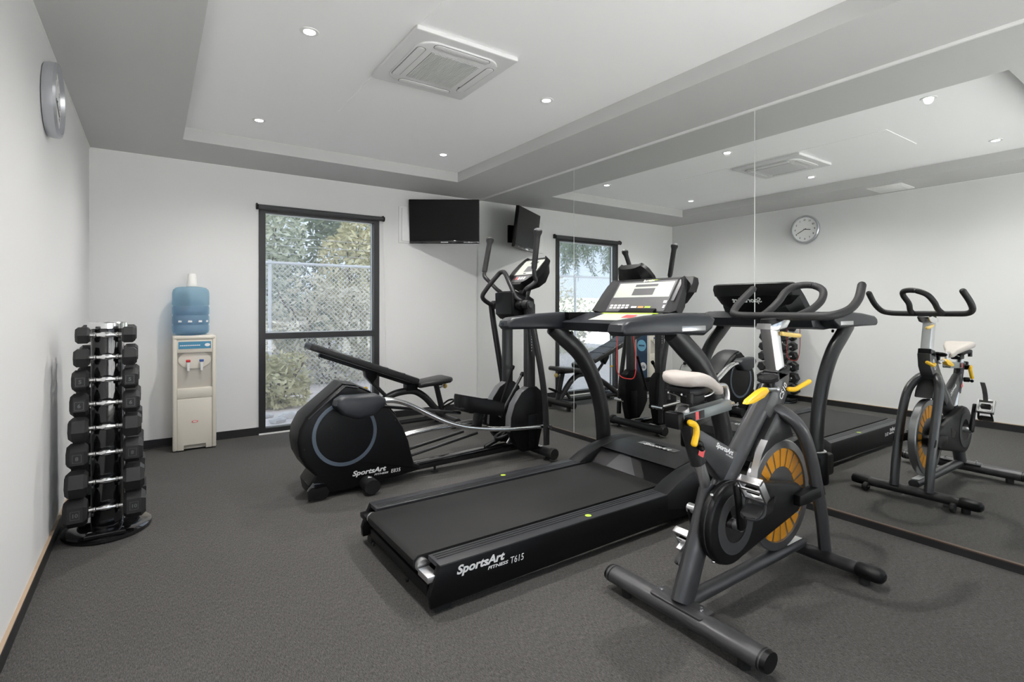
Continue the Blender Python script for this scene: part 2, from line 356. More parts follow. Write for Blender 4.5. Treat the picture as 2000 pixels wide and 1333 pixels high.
# downlights
LX, LY = (1.075, 2.605), (-1.142, -2.652, -4.130)
rown = ['nearest the window wall', 'in the middle row', 'in the row nearest the camera']
for iy, y in enumerate(LY):
    for ix, x in enumerate(LX):
        d = thing('downlight', (x, y, 2.6), 'small round ceiling downlight %s, on the %s side' % (rown[iy], ('left', 'mirror')[ix]), 'downlight', 'recessed ceiling downlights')
        part('trim_ring', MB().lathe([(0.026, 2.5990), (0.030, 2.5955), (0.044, 2.5965), (0.047, 2.6)], (x, y, 0), (0, 0, 1), 24), 'white_trim', d)
        part('lamp', MB().lathe([(0.0, 2.5965), (0.026, 2.5965), (0.026, 2.5995), (0.0, 2.5995)], (x, y, 0), (0, 0, 1), 16), 'lamp_glow', d)
        ld = bpy.data.lights.new('downlight_beam', 'SPOT'); ld.energy = LAMP_W; ld.color = (1.0, 0.975, 0.945)
        ld.spot_size = math.radians(150); ld.spot_blend = 1.0; ld.shadow_soft_size = 0.025
        lo = bpy.data.objects.new('downlight_beam', ld); COL.objects.link(lo); lo.parent = d; lo.location = (0, 0, -0.012)
# ceiling cassette air conditioner
ax0, ax1, ay0, ay1 = 1.49, 2.10, -3.04, -2.38
ac = thing('air_conditioner', ((ax0 + ax1) / 2, (ay0 + ay1) / 2, 2.6), 'white square ceiling cassette air conditioner with a slatted grille', 'air conditioner')
part('frame_plate', MB().prism(rrect(ax0, ax1, ay0, ay1, 0.012), 'z', 2.572, 2.597, 0.006), 'ac_white', ac)
part('face_panel', MB().prism(rrect(ax0 + 0.06, ax1 - 0.06, ay0 + 0.06, ay1 - 0.06, 0.10, 6), 'z', 2.562, 2.573, 0.005), 'ac_white', ac)
gx0, gx1, gy0, gy1 = ax0 + 0.155, ax1 - 0.155, ay0 + 0.16, ay1 - 0.16
part('grille_recess', MB().box(gx0, gx1, gy0, gy1, 2.5605, 2.5625), 'grille_dark', ac)
sl = MB(); n = 34
for i in range(n):
    x = gx0 + (gx1 - gx0) * (i + 0.5) / n; sl.box(x - 0.0026, x + 0.0026, gy0, gy1, 2.557, 2.5606)
part('grille_slats', sl, 'ac_white', ac, kind='stuff')
for (u0, u1, v0, v1) in ((ax0 + 0.07, ax0 + 0.115, ay0 + 0.14, ay1 - 0.14), (ax1 - 0.115, ax1 - 0.07, ay0 + 0.14, ay1 - 0.14), (ax0 + 0.14, ax1 - 0.14, ay0 + 0.07, ay0 + 0.115), (ax0 + 0.14, ax1 - 0.14, ay1 - 0.115, ay1 - 0.07)):
    lv = part('louvre', MB().prism(rrect(u0, u1, v0, v1, 0.02), 'z', 2.5585, 2.5625, 0.001), 'ac_white', ac)
    part('slot', MB().prism(rrect(u0 - 0.004, u1 + 0.004, v0 - 0.004, v1 + 0.004, 0.024), 'z', 2.5612, 2.5622), 'grille_dark', lv)
part('badge', MB().box(ax1 - 0.125, ax1 - 0.118, ay1 - 0.20, ay1 - 0.18, 2.560, 2.5625), 'print_grey', ac)
# soffit air vent on the left side
vt = thing('ceiling_vent', (0.315, -3.11, 2.5), 'flat white ceiling vent on the grey soffit, seen in the mirror', 'vent')
part('plate', MB().box(0.13, 0.50, -3.27, -2.95, 2.488, 2.4995, 0.003), 'white_trim', vt)
part('centre_panel', MB().box(0.17, 0.46, -3.235, -2.985, 2.482, 2.488, 0.002), 'white_trim', vt)
# clock
ck = thing('wall_clock', (0.0, -2.08, 2.2), 'round silver wall clock with white face high on the left wall', 'clock')
part('case', MB().lathe([(0.150, 0.002), (0.168, 0.004), (0.176, 0.02), (0.176, 0.045), (0.168, 0.055), (0.156, 0.055), (0.153, 0.036)], (0, -2.08, 2.2), (1, 0, 0), 48), 'silver_plastic', ck)
part('dial', MB().lathe([(0.0, 0.034), (0.154, 0.034), (0.154, 0.037), (0, 0.037)], (0, -2.08, 2.2), (1, 0, 0), 40), 'clock_face', ck)
for k in range(12):
    a = math.radians(k * 30)
    part('numeral', MB().text(str(12 if k == 0 else k), 0.030, (0.0375, -2.08 + 0.120 * math.sin(a), 2.2 + 0.120 * math.cos(a) - 0.010), (0, 1, 0), (0, 0, 1), bold=0.0006, align='CENTER'), 'black_plastic', ck)
def hand(l, ang, w, x, m, nm):
    a = math.radians(ang); dy, dz = math.cos(a), math.sin(a)
    part(nm, MB().tube([(x, -2.08 - dy * l * 0.18, 2.2 - dz * l * 0.18), (x, -2.08 + dy * l, 2.2 + dz * l)], w, 6, flat=0.4, up=(0, -dz, dy)), m, ck)
hand(0.105, -28, 0.0038, 0.040, 'black_plastic', 'minute_hand'); hand(0.072, 188, 0.0045, 0.042, 'print_grey', 'hour_hand')
# power outlet with plug and cord (left wall, seen in the mirror)
po = thing('power_outlet', (0.0, -0.30, 0.33), 'white power outlet with black plug on the left wall by the water cooler', 'outlet')
part('plate', MB().box(0, 0.008, -0.345, -0.23, 0.295, 0.37, 0.002), 'white_trim', po)
pl = part('plug', MB().box(0.008, 0.045, -0.275, -0.24, 0.312, 0.352, 0.006), 'black_plastic', po)
part('cord', MB().tube(cr([(0.045, -0.257, 0.33), (0.10, -0.25, 0.30), (0.13, -0.2, 0.12), (0.16, -0.13, 0.012), (0.35, -0.09, 0.010), (0.55, -0.10, 0.03)], 6), 0.004, 6), 'black_rubber', pl)
# ================================================================== OUTSIDE THE WINDOW
struct('ground', MB().box(-60, 60, 0.14, 30, -0.25, -0.06), 'soil')
struct('masking_wall', MB().box(-60, 60, 16.0, 16.3, -0.25, 1.75), 'leaf_c')  # added to hide the brightly lit ground beyond it
fe = thing('chain_link_fence', (0.8, 3.0, -0.06), 'galvanised chain link fence with top rail outside the window', 'fence')
part('top_rail', MB().cyl((-4.5, 3.0, 1.875), (1, 0, 0), 0.022, 10.0, 10), 'galv', fe)
for x in (-3.1, -0.62, 1.86, 4.34):
    part('post', MB().cyl((x, 3.02, -0.1), (0, 0, 1), 0.026, 2.02, 10), 'galv', fe)
cw = MB()
for sgn in (1, -1):
    x = -6.5
    while x < 7.5:
        a = Vector((x, 3.0 + 0.002 * sgn, -0.05)); b = Vector((x + sgn * 1.92, 3.0 + 0.002 * sgn, 1.87))
        x += 0.072
        def clipx(a, b, lo, hi):
            pts = []
            d = b - a; t0, t1 = 0.0, 1.0
            for lim, s in ((lo, 1), (hi, -1)):
                num = (lim - a.x) * s; den = d.x * s
                if den > 0: t0 = max(t0, num / den)
                else: t1 = min(t1, num / den)
            return (a + d * t0, a + d * t1) if t1 > t0 + 0.02 else None
        c = clipx(a, b, -4.4, 5.4)
        if c: cw.tube([c[0], c[1]], 0.0034, 3, caps=False)
part('wire_mesh', cw, 'galv', fe, kind='stuff')
bw = MB()
for z in (2.02, 2.14, 2.26): bw.tube([(-4.5, 3.0, z), (5.5, 3.0, z)], 0.003, 4)
part('strand_wires', bw, 'galv', fe)
def foliage(c, rad, n, size, seed, flat=1.0, hollow=0.35):
    rnd = random.Random(seed); m = MB(); v = []; f = []
    for i in range(n):
        while True:
            p = Vector((rnd.uniform(-1, 1), rnd.uniform(-1, 1), rnd.uniform(-1, 1)))
            if hollow < p.length < 1: break
        w = 1 + 0.22 * math.sin(p.x * 5 + seed) * math.sin(p.z * 6 + seed * 2)
        q = Vector((c[0] + p.x * rad[0] * w, c[1] + p.y * rad[1] * w, max(-0.02, c[2] + p.z * rad[2] * w)))
        a = Vector((rnd.gauss(0, 1), rnd.gauss(0, 1), rnd.gauss(0, 0.7))).normalized(); b = a.cross(Vector((rnd.gauss(0, 1), rnd.gauss(0, 1), rnd.gauss(0, 1)))).normalized()
        s = size * rnd.uniform(0.6, 1.3); o = len(v)
        v += [q - a * s, q + b * s * 0.38 * flat, q + a * s, q - b * s * 0.38 * flat]; f.append((o, o + 1, o + 2, o + 3))
    m.v = v; m.f = f
    return m
def bush(label, c, rad, n, size, seed, material, base, twig=True):
    t = thing('garden_shrub', (c[0], c[1], -0.06), label, 'shrub', 'shrubs outside the window')
    o = bpy.data.objects.new('foliage', mesh_of(foliage(c, rad, n, size, seed), 'foliage', material, ORG[t], recalc=False)); COL.objects.link(o); o.parent = t; ORG[o] = ORG[t]; o['kind'] = 'stuff'
    tw = MB(); rnd = random.Random(seed + 5)
    for k in range(9):
        e = (c[0] + rnd.uniform(-0.7, 0.7) * rad[0], c[1] + rnd.uniform(-0.5, 0.5) * rad[1], c[2] + rnd.uniform(-0.2, 0.8) * rad[2])
        tw.tube(cr([(c[0] + rnd.uniform(-.1, .1), c[1], -0.1), (c[0] + (e[0] - c[0]) * .4, c[1], c[2] * 0.6), e], 4), 0.014, 5)
    part('stems', tw, 'bark', t)
bush('tall olive green shrub behind the fence at the left of the window', (2.0, 5.0, 1.6), (0.80, 0.65, 1.9), 5200, 0.075, 1, 'leaf_b', 0)
bush('tall yellow-green shrub behind the fence at the right of the window', (3.98, 5.0, 1.75), (0.88, 0.65, 2.0), 5600, 0.075, 2, 'leaf_a', 0)
bush('dark dense tree filling the top of the window behind the shrubs', (3.2, 7.3, 2.6), (2.9, 1.0, 2.7), 7000, 0.12, 3, 'leaf_c', 0)
bush('broad dry greyish shrub low against the fence', (2.95, 3.62, 0.75), (1.25, 0.36, 1.0), 4200, 0.06, 4, 'leaf_grey', 0)
bush('small bushy green plant in front of the fence by the window', (1.72, 1.75, 0.22), (0.42, 0.35, 0.42), 1700, 0.05, 5, 'leaf_a', 0)
bush('low scruffy shrub behind the fence, seen in the mirror', (-1.9, 6.2, 0.5), (2.4, 0.8, 1.5), 4200, 0.08, 6, 'leaf_grey', 0)
# overhanging branch
ob_ = thing('overhanging_tree', (-6.0, 4.4, -0.06), 'tree with drooping narrow-leaved branches, seen through the mirrored window', 'tree')
br_ = MB(); lv = MB(); rnd = random.Random(21)
br_.tube(cr([(-6.0, 4.4, -0.1), (-5.8, 4.3, 2.2), (-4.4, 4.1, 3.7), (-2.2, 3.9, 3.95)], 6), [0.10 - 0.003 * i for i in range(19)], 8)
for k in range(95):
    sx = rnd.uniform(-2.9, -0.3); sy = rnd.uniform(3.3, 4.4); sz = rnd.uniform(2.55, 3.5); l = rnd.uniform(0.25, 0.75)
    pth = cr([(sx, sy, sz), (sx + rnd.uniform(-.2, .2), sy + rnd.uniform(-.1, .1), sz - l * .5), (sx + rnd.uniform(-.3, .3), sy, sz - l)], 5)
    br_.tube(pth, 0.004, 4)
    for p in pth:
        for j in range(6):
            a = Vector((rnd.gauss(0, .6), rnd.gauss(0, .6), -abs(rnd.gauss(0.7, .4)))).normalized(); b = a.cross(Vector((rnd.gauss(0, 1), rnd.gauss(0, 1), 0.1))).normalized(); s = rnd.uniform(.05, .09)
            lv.add([p, p + a * s + b * s * .12, p + a * s * 2, p + a * s - b * s * .12], [(0, 1, 2, 3)])
for k in range(8): br_.tube(cr([(-2.5, 4.0, 3.8), (rnd.uniform(-2.2, -.9), rnd.uniform(3.5, 4.2), 3.75), (rnd.uniform(-1.2, -.2), rnd.uniform(3.4, 4.3), 3.5)], 6), 0.012, 5)
part('branches', br_, 'bark', ob_)
part('leaves', lv, 'leaf_c', ob_, kind='stuff')
for i, (x, y, r) in enumerate(((1.55, 0.75, .07), (1.70, 0.95, .09), (1.50, 1.10, .06), (1.82, 0.72, .05))):
    rnd = random.Random(i); m = MB().ball((x, y, -0.04), r * 1.3, r, r * .6, 10)
    m.v = [p + Vector((rnd.uniform(-1, 1), rnd.uniform(-1, 1), rnd.uniform(-1, 1))) * r * .12 for p in m.v]
    single('garden_rock', m, 'rock', ['pale rock nearest the left window jamb', 'largest pale rock on the bare soil outside', 'pale rock farthest from the glass outside', 'smallest pale rock on the soil outside'][i], 'rock', 'pale rocks outside the window', loc=(x, y, -0.06))
# ================================================================== TREADMILL (runs along x, faces the mirror)
TC = -3.165                                   # centre line in y
tm = thing('treadmill', (2.2, TC, 0), 'black motorised treadmill with curved uprights and white display, facing the mirror', 'treadmill')
yo, yi = 0.405, 0.295                         # outer and inner edge of the side rails
part('belt', MB().prism([(1.330, 0.118), (1.302, 0.128), (1.290, 0.150), (1.292, 0.172), (1.312, 0.1875), (2.80, 0.1875), (2.80, 0.160), (1.40, 0.150)], 'y', TC - 0.272, TC + 0.272, 0.004), 'belt', tm)
part('deck', MB().box(1.36, 3.05, TC - 0.285, TC + 0.285, 0.085, 0.150, 0.004), 'black_plastic', tm)
part('rear_roller', MB().cyl((1.325, TC - 0.30, 0.150), (0, 1, 0), 0.028, 0.60, 18), 'satin_steel', tm)
part('rear_crossmember', MB().box(1.325, 1.40, TC - 0.33, TC + 0.33, 0.035, 0.085, 0.006), 'black_plastic', tm)
for s in (-1, 1):
    ya, yb = sorted((TC + s * yi, TC + s * yo))
    sr = part('side_rail', MB().prism([(1.345, 0.172), (1.345, 0.190), (2.76, 0.190), (2.76, 0.172)], 'y', ya, yb, 0.004), 'rail_grey', tm)
    for k in range(3):
        y = TC + s * (yi + 0.018 + 0.018 * k)
        part('tread_rib', MB().box(1.36, 2.72, y - 0.003, y + 0.003, 0.1895, 0.1915), 'charcoal', sr)
    part('level_mark', MB().lathe([(0, 0.1902), (0.016, 0.1902), (0.016, 0.1912), (0, 0.1912)], (2.16, TC + s * 0.372, 0), (0, 0, 1), 18), 'lime', sr, label='small lime green round sticker')
    # long side skirt with a notched rear end
    ya, yb = sorted((TC + s * (yo - 0.030), TC + s * (yo + 0.002)))
    part('side_skirt', MB().prism([(1.345, 0.186), (1.375, 0.186), (2.80, 0.186), (3.24, 0.178), (3.27, 0.10), (3.24, 0.045), (2.4, 0.040), (1.40, 0.030), (1.305, 0.030), (1.300, 0.075), (1.318, 0.13)], 'y', ya, yb, 0.005), 'black_plastic', tm)
    part('end_bracket', MB().box(1.296, 1.345, TC + s * 0.352 - 0.045, TC + s * 0.352 + 0.045, 0.128, 0.152, 0.002), 'satin_steel' if s < 0 else 'black_plastic', tm)
    part('rear_foot', MB().box(1.33, 1.40, TC + s * 0.36 - 0.03, TC + s * 0.36 + 0.03, 0.0, 0.036, 0.004), 'black_rubber', tm)
    part('bolt', MB().cyl((1.300, TC + s * 0.20, 0.060), (-1, 0, 0), 0.009, 0.010, 10), 'black_plastic', tm)
    # foot block, post socket and curved upright outside the deck
    yu = TC + s * 0.490
    ya, yb = sorted((TC + s * 0.405, yu + s * 0.050))
    part('foot_block', MB().box(2.96, 3.24, ya, yb, 0.04, 0.19, 0.02), 'black_plastic', tm)
    part('post_socket', MB().lathe([(0.068, 0.0), (0.072, 0.01), (0.070, 0.20), (0.064, 0.212), (0.05, 0.214)], (3.11, yu, 0), (0, 0, 1), 22), 'black_plastic', tm)
    path = cr([(3.11, yu, 0.10), (3.113, yu, 0.30), (3.085, yu, 0.50), (3.010, yu, 0.70), (2.885, yu, 0.88), (2.735, yu, 1.00), (2.640, yu, 1.075)], 6)
    up = part('upright', MB().tube(path, 0.040, 16, flat=1.55, up=(0, 1, 0)), 'grey_paint', tm)
    part('collar', MB().lathe([(0.058, 0.207), (0.060, 0.218), (0.056, 0.222)], (3.11, yu, 0), (0, 0, 1), 20), 'satin_steel', up)
    part('bolt', MB().cyl((2.765, yu - s * 0.044, 1.030), (0, -s, 0), 0.012, 0.010, 10), 'black_plastic', up)
# motor hood
hood = [(2.700, 0.188), (2.790, 0.232), (2.900, 0.268), (3.050, 0.292), (3.180, 0.296), (3.290, 0.280), (3.330, 0.235), (3.335, 0.12), (3.32, 0.05), (3.0, 0.045), (2.70, 0.10)]
hd = MB()
for s in (-1, 1):
    a, b = sorted((TC + s * 0.300, TC + s * 0.408))
    hd.prism(hood, 'y', a, b, 0.012)
hd.prism([(2.905, 0.268), (3.050, 0.292), (3.180, 0.296), (3.290, 0.280), (3.330, 0.235), (3.335, 0.12), (3.32, 0.05), (2.99, 0.045), (2.99, 0.20)], 'y', TC - 0.302, TC + 0.302, 0.006)
part('motor_hood', hd, 'charcoal', tm)
# sloped recess between the hood arms with three angled facets
fc = MB()
ys = [TC + 0.300, TC + 0.13, TC + 0.01, TC - 0.12, TC - 0.300]
fc.add([(2.925, ys[0], 0.262), (2.925, ys[4], 0.262), (2.80, ys[4], 0.186), (2.80, ys[0], 0.186), (2.97, ys[0], 0.186), (2.97, ys[4], 0.186)], [(0, 1, 2, 3), (0, 3, 4), (1, 5, 2), (2, 5, 4, 3)])
part('hood_apron', fc, 'black_plastic', tm)
part('apron_facet', MB().add([(2.917, ys[1], 0.260), (2.917, ys[2] + 0.04, 0.260), (2.801, ys[3] + 0.03, 0.190), (2.801, ys[1] + 0.02, 0.190), (2.93, ys[2], 0.225)], [(0, 1, 2, 3)]), 'slate_plastic', tm)
part('logo_recess', MB().box(3.095, 3.165, TC - 0.145, TC + 0.155, 0.2930, 0.2965), 'black_gloss', tm)
part('hood_lettering', MB().text('SportsArt', 0.052, (3.107, TC + 0.115, 0.2967), (0, -1, 0), (1, 0, 0), bold=0.0013, shear=0.25), 'print_white', tm)
# side lettering
yl = TC - yo - 0.0028
part('lettering', MB().text('SportsArt', 0.047, (1.417, yl, 0.135), (1, 0, 0), (0, 0, 1), bold=0.0016, shear=0.25, fit=0.232), 'print_white', tm)
part('lettering', MB().text('FITNESS', 0.018, (1.563, yl, 0.1125), (1, 0, 0), (0, 0, 1), bold=0.0005, shear=0.2, fit=0.103), 'print_white', tm)
part('lettering', MB().text('T615', 0.040, (1.674, yl, 0.106), (1, 0, 0), (0, 0, 1), shear=0.15, fit=0.074), 'print_white', tm)
part('level_triangle', MB().add([(2.852, yl, 0.097), (2.901, yl, 0.097), (2.897, yl, 0.126)], [(0, 1, 2)]), 'print_white', tm)
# handrails, cross console and display
for s in (-1, 1):
    y = TC + s * 0.500
    a, b = sorted((y - s * 0.075, y + s * 0.035))
    pr = [(2.225, 1.085), (2.235, 1.118), (2.275, 1.138), (2.48, 1.160), (2.72, 1.172), (2.90, 1.165), (2.955, 1.140), (2.93, 1.085), (2.86, 1.050), (2.70, 1.058), (2.45, 1.063), (2.245, 1.064)]
    hr = part('handrail', MB().prism(pr, 'y', a, b, 0.018, 3), 'slate_plastic', tm)
    if s > 0: part('end_hole', MB().cyl((2.228, y - s * 0.02, 1.098), (-1, 0, 0), 0.011, 0.004, 14), 'black_gloss', hr)
    part('accent_strip', MB().box(2.66, 2.86, y + s * 0.030 - 0.008, y + s * 0.030 + 0.008, 1.075, 1.105, 0.004), 'satin_steel', hr)
    # cup holder let into the inner side
    part('cup_holder', MB().prism([(2.69, 1.171), (2.695, 1.125), (2.72, 1.100), (2.76, 1.092), (2.87, 1.092), (2.91, 1.104), (2.935, 1.130), (2.94, 1.171)], 'y', y - s * 0.115, y - s * 0.070, 0.008), 'black_plastic', hr)
part('cross_console', MB().prism([(2.66, 1.105), (2.70, 1.120), (2.86, 1.168), (3.02, 1.170), (3.06, 1.120), (3.03, 1.060), (2.85, 1.040), (2.69, 1.050)], 'y', TC - 0.43, TC + 0.43, 0.014), 'slate_plastic', tm)
part('key_strip', MB().add([(2.708, TC + 0.215, 1.1245), (2.708, TC - 0.215, 1.1245), (2.834, TC - 0.200, 1.1625), (2.834, TC + 0.200, 1.1625)], [(0, 1, 2, 3)]), 'panel_white', tm)
part('lime_line', MB().add([(2.836, TC + 0.235, 1.1635), (2.836, TC - 0.235, 1.1635), (2.853, TC - 0.225, 1.1685), (2.853, TC + 0.225, 1.1685)], [(0, 1, 2, 3)]), 'lime', tm)
part('stop_button', MB().add([(2.755, TC - 0.02, 1.1405), (2.755, TC - 0.11, 1.1405), (2.808, TC - 0.11, 1.1565), (2.808, TC - 0.02, 1.1565)], [(0, 1, 2, 3)]), 'print_red', tm)
# display head: face slopes up and away from the runner; wings curve outwards
FB, FT = Vector((2.880, 0, 1.172)), Vector((3.030, 0, 1.385))
fu = (FT - FB).normalized(); fl = (FT - FB).length; fn = Vector((-fu.z, 0, fu.x))
def fp(t, y, n=0.0): return FB + fu * (t * fl) + fn * n + Vector((0, TC + y, 0))
def hw(t): return 0.342 - 0.035 * t - 0.035 * max(0, t - 0.55) ** 2 * 4
rings = []
for t, dn in ((0.0, 0.0), (0.25, 0.0), (0.5, 0.0), (0.75, 0.0), (0.94, 0.0), (1.0, -0.012)):
    h = hw(t); d = 0.075 + 0.085 * math.sin(math.pi * min(1, t * 0.9 + 0.08))
    q = [fp(t, h, dn + 0.022), fp(t, h - 0.055, dn), fp(t, -h + 0.055, dn), fp(t, -h, dn + 0.022)]
    back = [fp(t, -h + 0.005, -0.03), fp(t, -h + 0.07, -d * 0.8), fp(t, -h * 0.4, -d), fp(t, h * 0.4, -d), fp(t, h - 0.07, -d * 0.8), fp(t, h - 0.005, -0.03)]
    rings.append(q + back)
dh = part('display_head', MB().loft(rings), 'charcoal', tm, angle=28)
sh_ = []
for z, h, xb in ((1.150, 0.15, 3.070), (1.185, 0.225, 3.105), (1.230, 0.285, 3.140), (1.290, 0.315, 3.160), (1.292, 0.324, 3.166), (1.345, 0.328, 3.170), (1.378, 0.318, 3.160), (1.388, 0.300, 3.140)):
    fx = FB.x + (z - FB.z) / fu.z * fu.x + 0.03
    row = [Vector((fx, TC + h * 0.96, z)), Vector((fx, TC - h * 0.96, z))]
    for k in range(13):
        a = math.pi * k / 12 - math.pi / 2; row.append(Vector((fx + (xb - fx) * (math.cos(a) ** 0.45 if math.cos(a) > 1e-6 else 0), TC + h * math.sin(a), z)))
    sh_.append(row)
part('display_shell', MB().loft(sh_), 'black_plastic', dh, angle=28)
def patch(y0, y1, t0, t1, n): return MB().add([fp(t0, y0, n), fp(t0, y1, n), fp(t1, y1, n), fp(t1, y0, n)], [(0, 1, 2, 3)])
part('display_panel', patch(0.236, -0.236, 0.03, 0.93, 0.0012), 'print_grey', dh)
part('graphic_panel', MB().add([fp(0.44, 0.226, 0.002), fp(0.44, -0.226, 0.002), fp(0.88, -0.222, 0.002), fp(0.88, 0.222, 0.002)], [(0, 1, 2, 3)]), 'panel_white', dh)
part('screen', patch(0.075, -0.095, 0.50, 0.70, 0.003), 'print_grey', dh)
part('screen', patch(0.075, -0.105, 0.755, 0.825, 0.003), 'print_grey', dh)
for r in range(2):
    for c in range(5): part('key', patch(0.215 - 0.034 * c, 0.190 - 0.034 * c, 0.10 + 0.07 * r, 0.15 + 0.07 * r, 0.003), 'print_white', dh)
for c, mm in enumerate(('print_white', 'print_orange', 'lime')): part('key', patch(0.03 - 0.055 * c, -0.015 - 0.055 * c, 0.12, 0.17, 0.003), mm, dh)
part('key', patch(-0.205, -0.23, 0.26, 0.33, 0.003), 'print_white', dh); part('key', patch(-0.215, -0.23, 0.12, 0.20, 0.003), 'print_white', dh)
part('brand_line', MB().text('SportsArt', 0.022, fp(0.905, 0.03, 0.003), (0, -1, 0), fu, bold=0.0005, shear=0.2), 'print_white', dh)
part('top_cap', MB().ball(fp(1.0, -0.03, -0.035), 0.045, 0.11, 0.016, 16), 'lime', dh, label='lime green domed cap')
part('reading_ledge', MB().prism([(2.855, 1.168), (2.860, 1.182), (2.885, 1.196), (2.900, 1.184), (2.90, 1.168)], 'y', TC - 0.18, TC + 0.10, 0.003), 'black_plastic', tm)
part('back_lettering', MB().text('SportsArt', 0.050, (3.160, TC - 0.13, 1.242), (0, 1, 0), (0.30, 0, 1), bold=0.0012, shear=0.25, fit=0.24), 'print_white', dh)
part('wing_mark', patch(-0.262, -0.285, 0.3, 0.9, 0.012), 'slate_plastic', dh)
# red safety lanyard
part('safety_cord', MB().tube(cr([(2.700, TC - 0.06, 1.123), (2.684, TC - 0.065, 1.08), (2.680, TC - 0.06, 0.86), (2.690, TC - 0.075, 0.80), (2.705, TC - 0.12, 0.785), (2.715, TC - 0.165, 0.80), (2.712, TC - 0.18, 0.90), (2.695, TC - 0.17, 1.06)], 6), 0.0028, 6), 'red_cord', tm)
# ================================================================== ELLIPTICAL TRAINER (faces the mirror)
EC = -1.935
el = thing('elliptical_trainer', (2.1, EC, 0), 'black elliptical cross trainer with chrome pedal rails and tall swing handles', 'elliptical trainer')
hp_ = [(1.225, 0.030), (1.212, 0.100), (1.252, 0.155), (1.195, 0.215), (1.158, 0.290), (1.146, 0.375), (1.156, 0.450), (1.195, 0.525), (1.300, 0.610), (1.425, 0.706), (1.500, 0.690), (1.590, 0.645), (1.700, 0.560), (1.781, 0.465), (1.829, 0.389), (1.871, 0.285), (1.888, 0.210), (1.912, 0.120), (1.955, 0.100), (1.955, 0.070), (1.65, 0.040), (1.45, 0.025)]
hs = part('flywheel_housing', MB().prism(hp_, 'y', EC - 0.130, EC + 0.130, 0.022, 3), 'black_plastic', el)
spine = [(1.170, 0.300), (1.150, 0.375), (1.160, 0.455), (1.198, 0.528), (1.302, 0.615), (1.425, 0.712), (1.505, 0.696), (1.598, 0.650), (1.705, 0.566), (1.788, 0.470)]
part('spine_cover', MB().tube([(u, EC, v) for u, v in spine], 0.100, 8, flat=0.10, up=(0, 1, 0)), 'charcoal', hs)
part('edge_trim', MB().tube([(u + 0.012, EC - 0.128, v - 0.014) for u, v in spine[3:7]], 0.006, 6), 'slate_plastic', hs)
for s in (-1, 1):
    part('disc_ring', MB().lathe([(0.182, 0.0), (0.184, 0.005), (0.205, 0.005), (0.207, 0.0)], (1.435, EC + s * 0.129, 0.395), (0, s, 0), 64), 'ring_grey', hs, label='slate blue ring')
yl = EC - 0.1315
part('lettering', MB().text('SportsArt', 0.043, (1.478, yl, 0.115), (1, 0, 0), (0, 0, 1), bold=0.0015, shear=0.25, fit=0.228), 'print_white', hs)
part('lettering', MB().text('FITNESS', 0.0155, (1.623, yl, 0.0935), (1, 0, 0), (0, 0, 1), bold=0.0004, shear=0.2, fit=0.098), 'print_white', hs)
part('lettering', MB().text('E835', 0.034, (1.737, yl, 0.091), (1, 0, 0), (0, 0, 1), bold=0.0002, shear=0.15, fit=0.070), 'print_white', hs)
for u, v in ((1.185, 0.33), (1.375, 0.655), (1.345, 0.44), (1.77, 0.44)): part('screw', MB().ball((u, EC - 0.131, v), 0.005, n=8), 'charcoal', hs)
part('wheel_bracket', MB().prism([(1.205, 0.012), (1.200, 0.075), (1.235, 0.120), (1.300, 0.110), (1.335, 0.05), (1.31, 0.012)], 'y', EC - 0.150, EC - 0.120, 0.006), 'black_gloss', el)
part('rear_stabiliser', MB().tube([(1.575, EC - 0.245, 0.058), (1.575, EC + 0.245, 0.058)], 0.044, 20, flat=1.15, up=(0, 0, 1)), 'charcoal', el)
part('stabiliser_mark', MB().add([(1.560, EC - 0.185, 0.1025), (1.592, EC - 0.185, 0.1025), (1.576, EC - 0.155, 0.1027)], [(0, 1, 2)]), 'print_white', el)
for s in (-1, 1):
    part('foot', MB().cyl((1.575, EC + s * 0.20, 0.0), (0, 0, 1), 0.028, 0.02, 14), 'black_rubber', el)
# base rail and front stabiliser
part('base_rail', MB().prism([(1.85, 0.040), (1.86, 0.085), (2.50, 0.105), (2.98, 0.110), (3.00, 0.055), (2.5, 0.050)], 'y', EC - 0.040, EC + 0.040, 0.008), 'black_gloss', el)
part('levelling_foot', MB().cyl((2.12, EC - 0.015, 0.0), (0, 0, 1), 0.028, 0.010, 14).cyl((2.12, EC - 0.015, 0.008), (0, 0, 1), 0.009, 0.04, 10), 'black_rubber', el)
part('front_stabiliser', MB().tube([(2.985, EC - 0.300, 0.060), (2.985, EC + 0.300, 0.060)], 0.036, 18, flat=1.15, up=(0, 0, 1)), 'charcoal', el)
for s in (-1, 1):
    part('transport_wheel', MB().cyl((2.985, EC + s * 0.300, 0.062), (0, s, 0), 0.046, 0.040, 22, 0.006), 'black_rubber', el)
    part('levelling_foot', MB().cyl((2.985, EC + s * 0.24, 0.0), (0, 0, 1), 0.026, 0.012, 14).cyl((2.985, EC + s * 0.24, 0.01), (0, 0, 1), 0.010, 0.03, 10), 'black_rubber', el)
part('stabiliser_label', MB().add([(2.955, EC - 0.20, 0.097), (2.985, EC - 0.20, 0.098), (2.985, EC - 0.14, 0.098), (2.955, EC - 0.14, 0.097)], [(0, 1, 2, 3)]), 'print_white', el)
rg = [(2.728 + 0.075 * math.cos(a), EC - 0.01 + 0.045 * math.sin(a), 0.190 + 0.022 * math.cos(a)) for a in [2 * math.pi * k / 20 for k in range(20)]]
rp = part('ring_pedal', MB().tube(rg, 0.011, 8, closed=True, up=(0, 0, 1)), 'charcoal', el)
part('ring_lever', MB().tube(cr([(2.560, EC, 0.108), (2.62, EC, 0.130), (2.70, EC, 0.160), (2.80, EC, 0.235)], 5), 0.016, 10), 'black_plastic', rp)
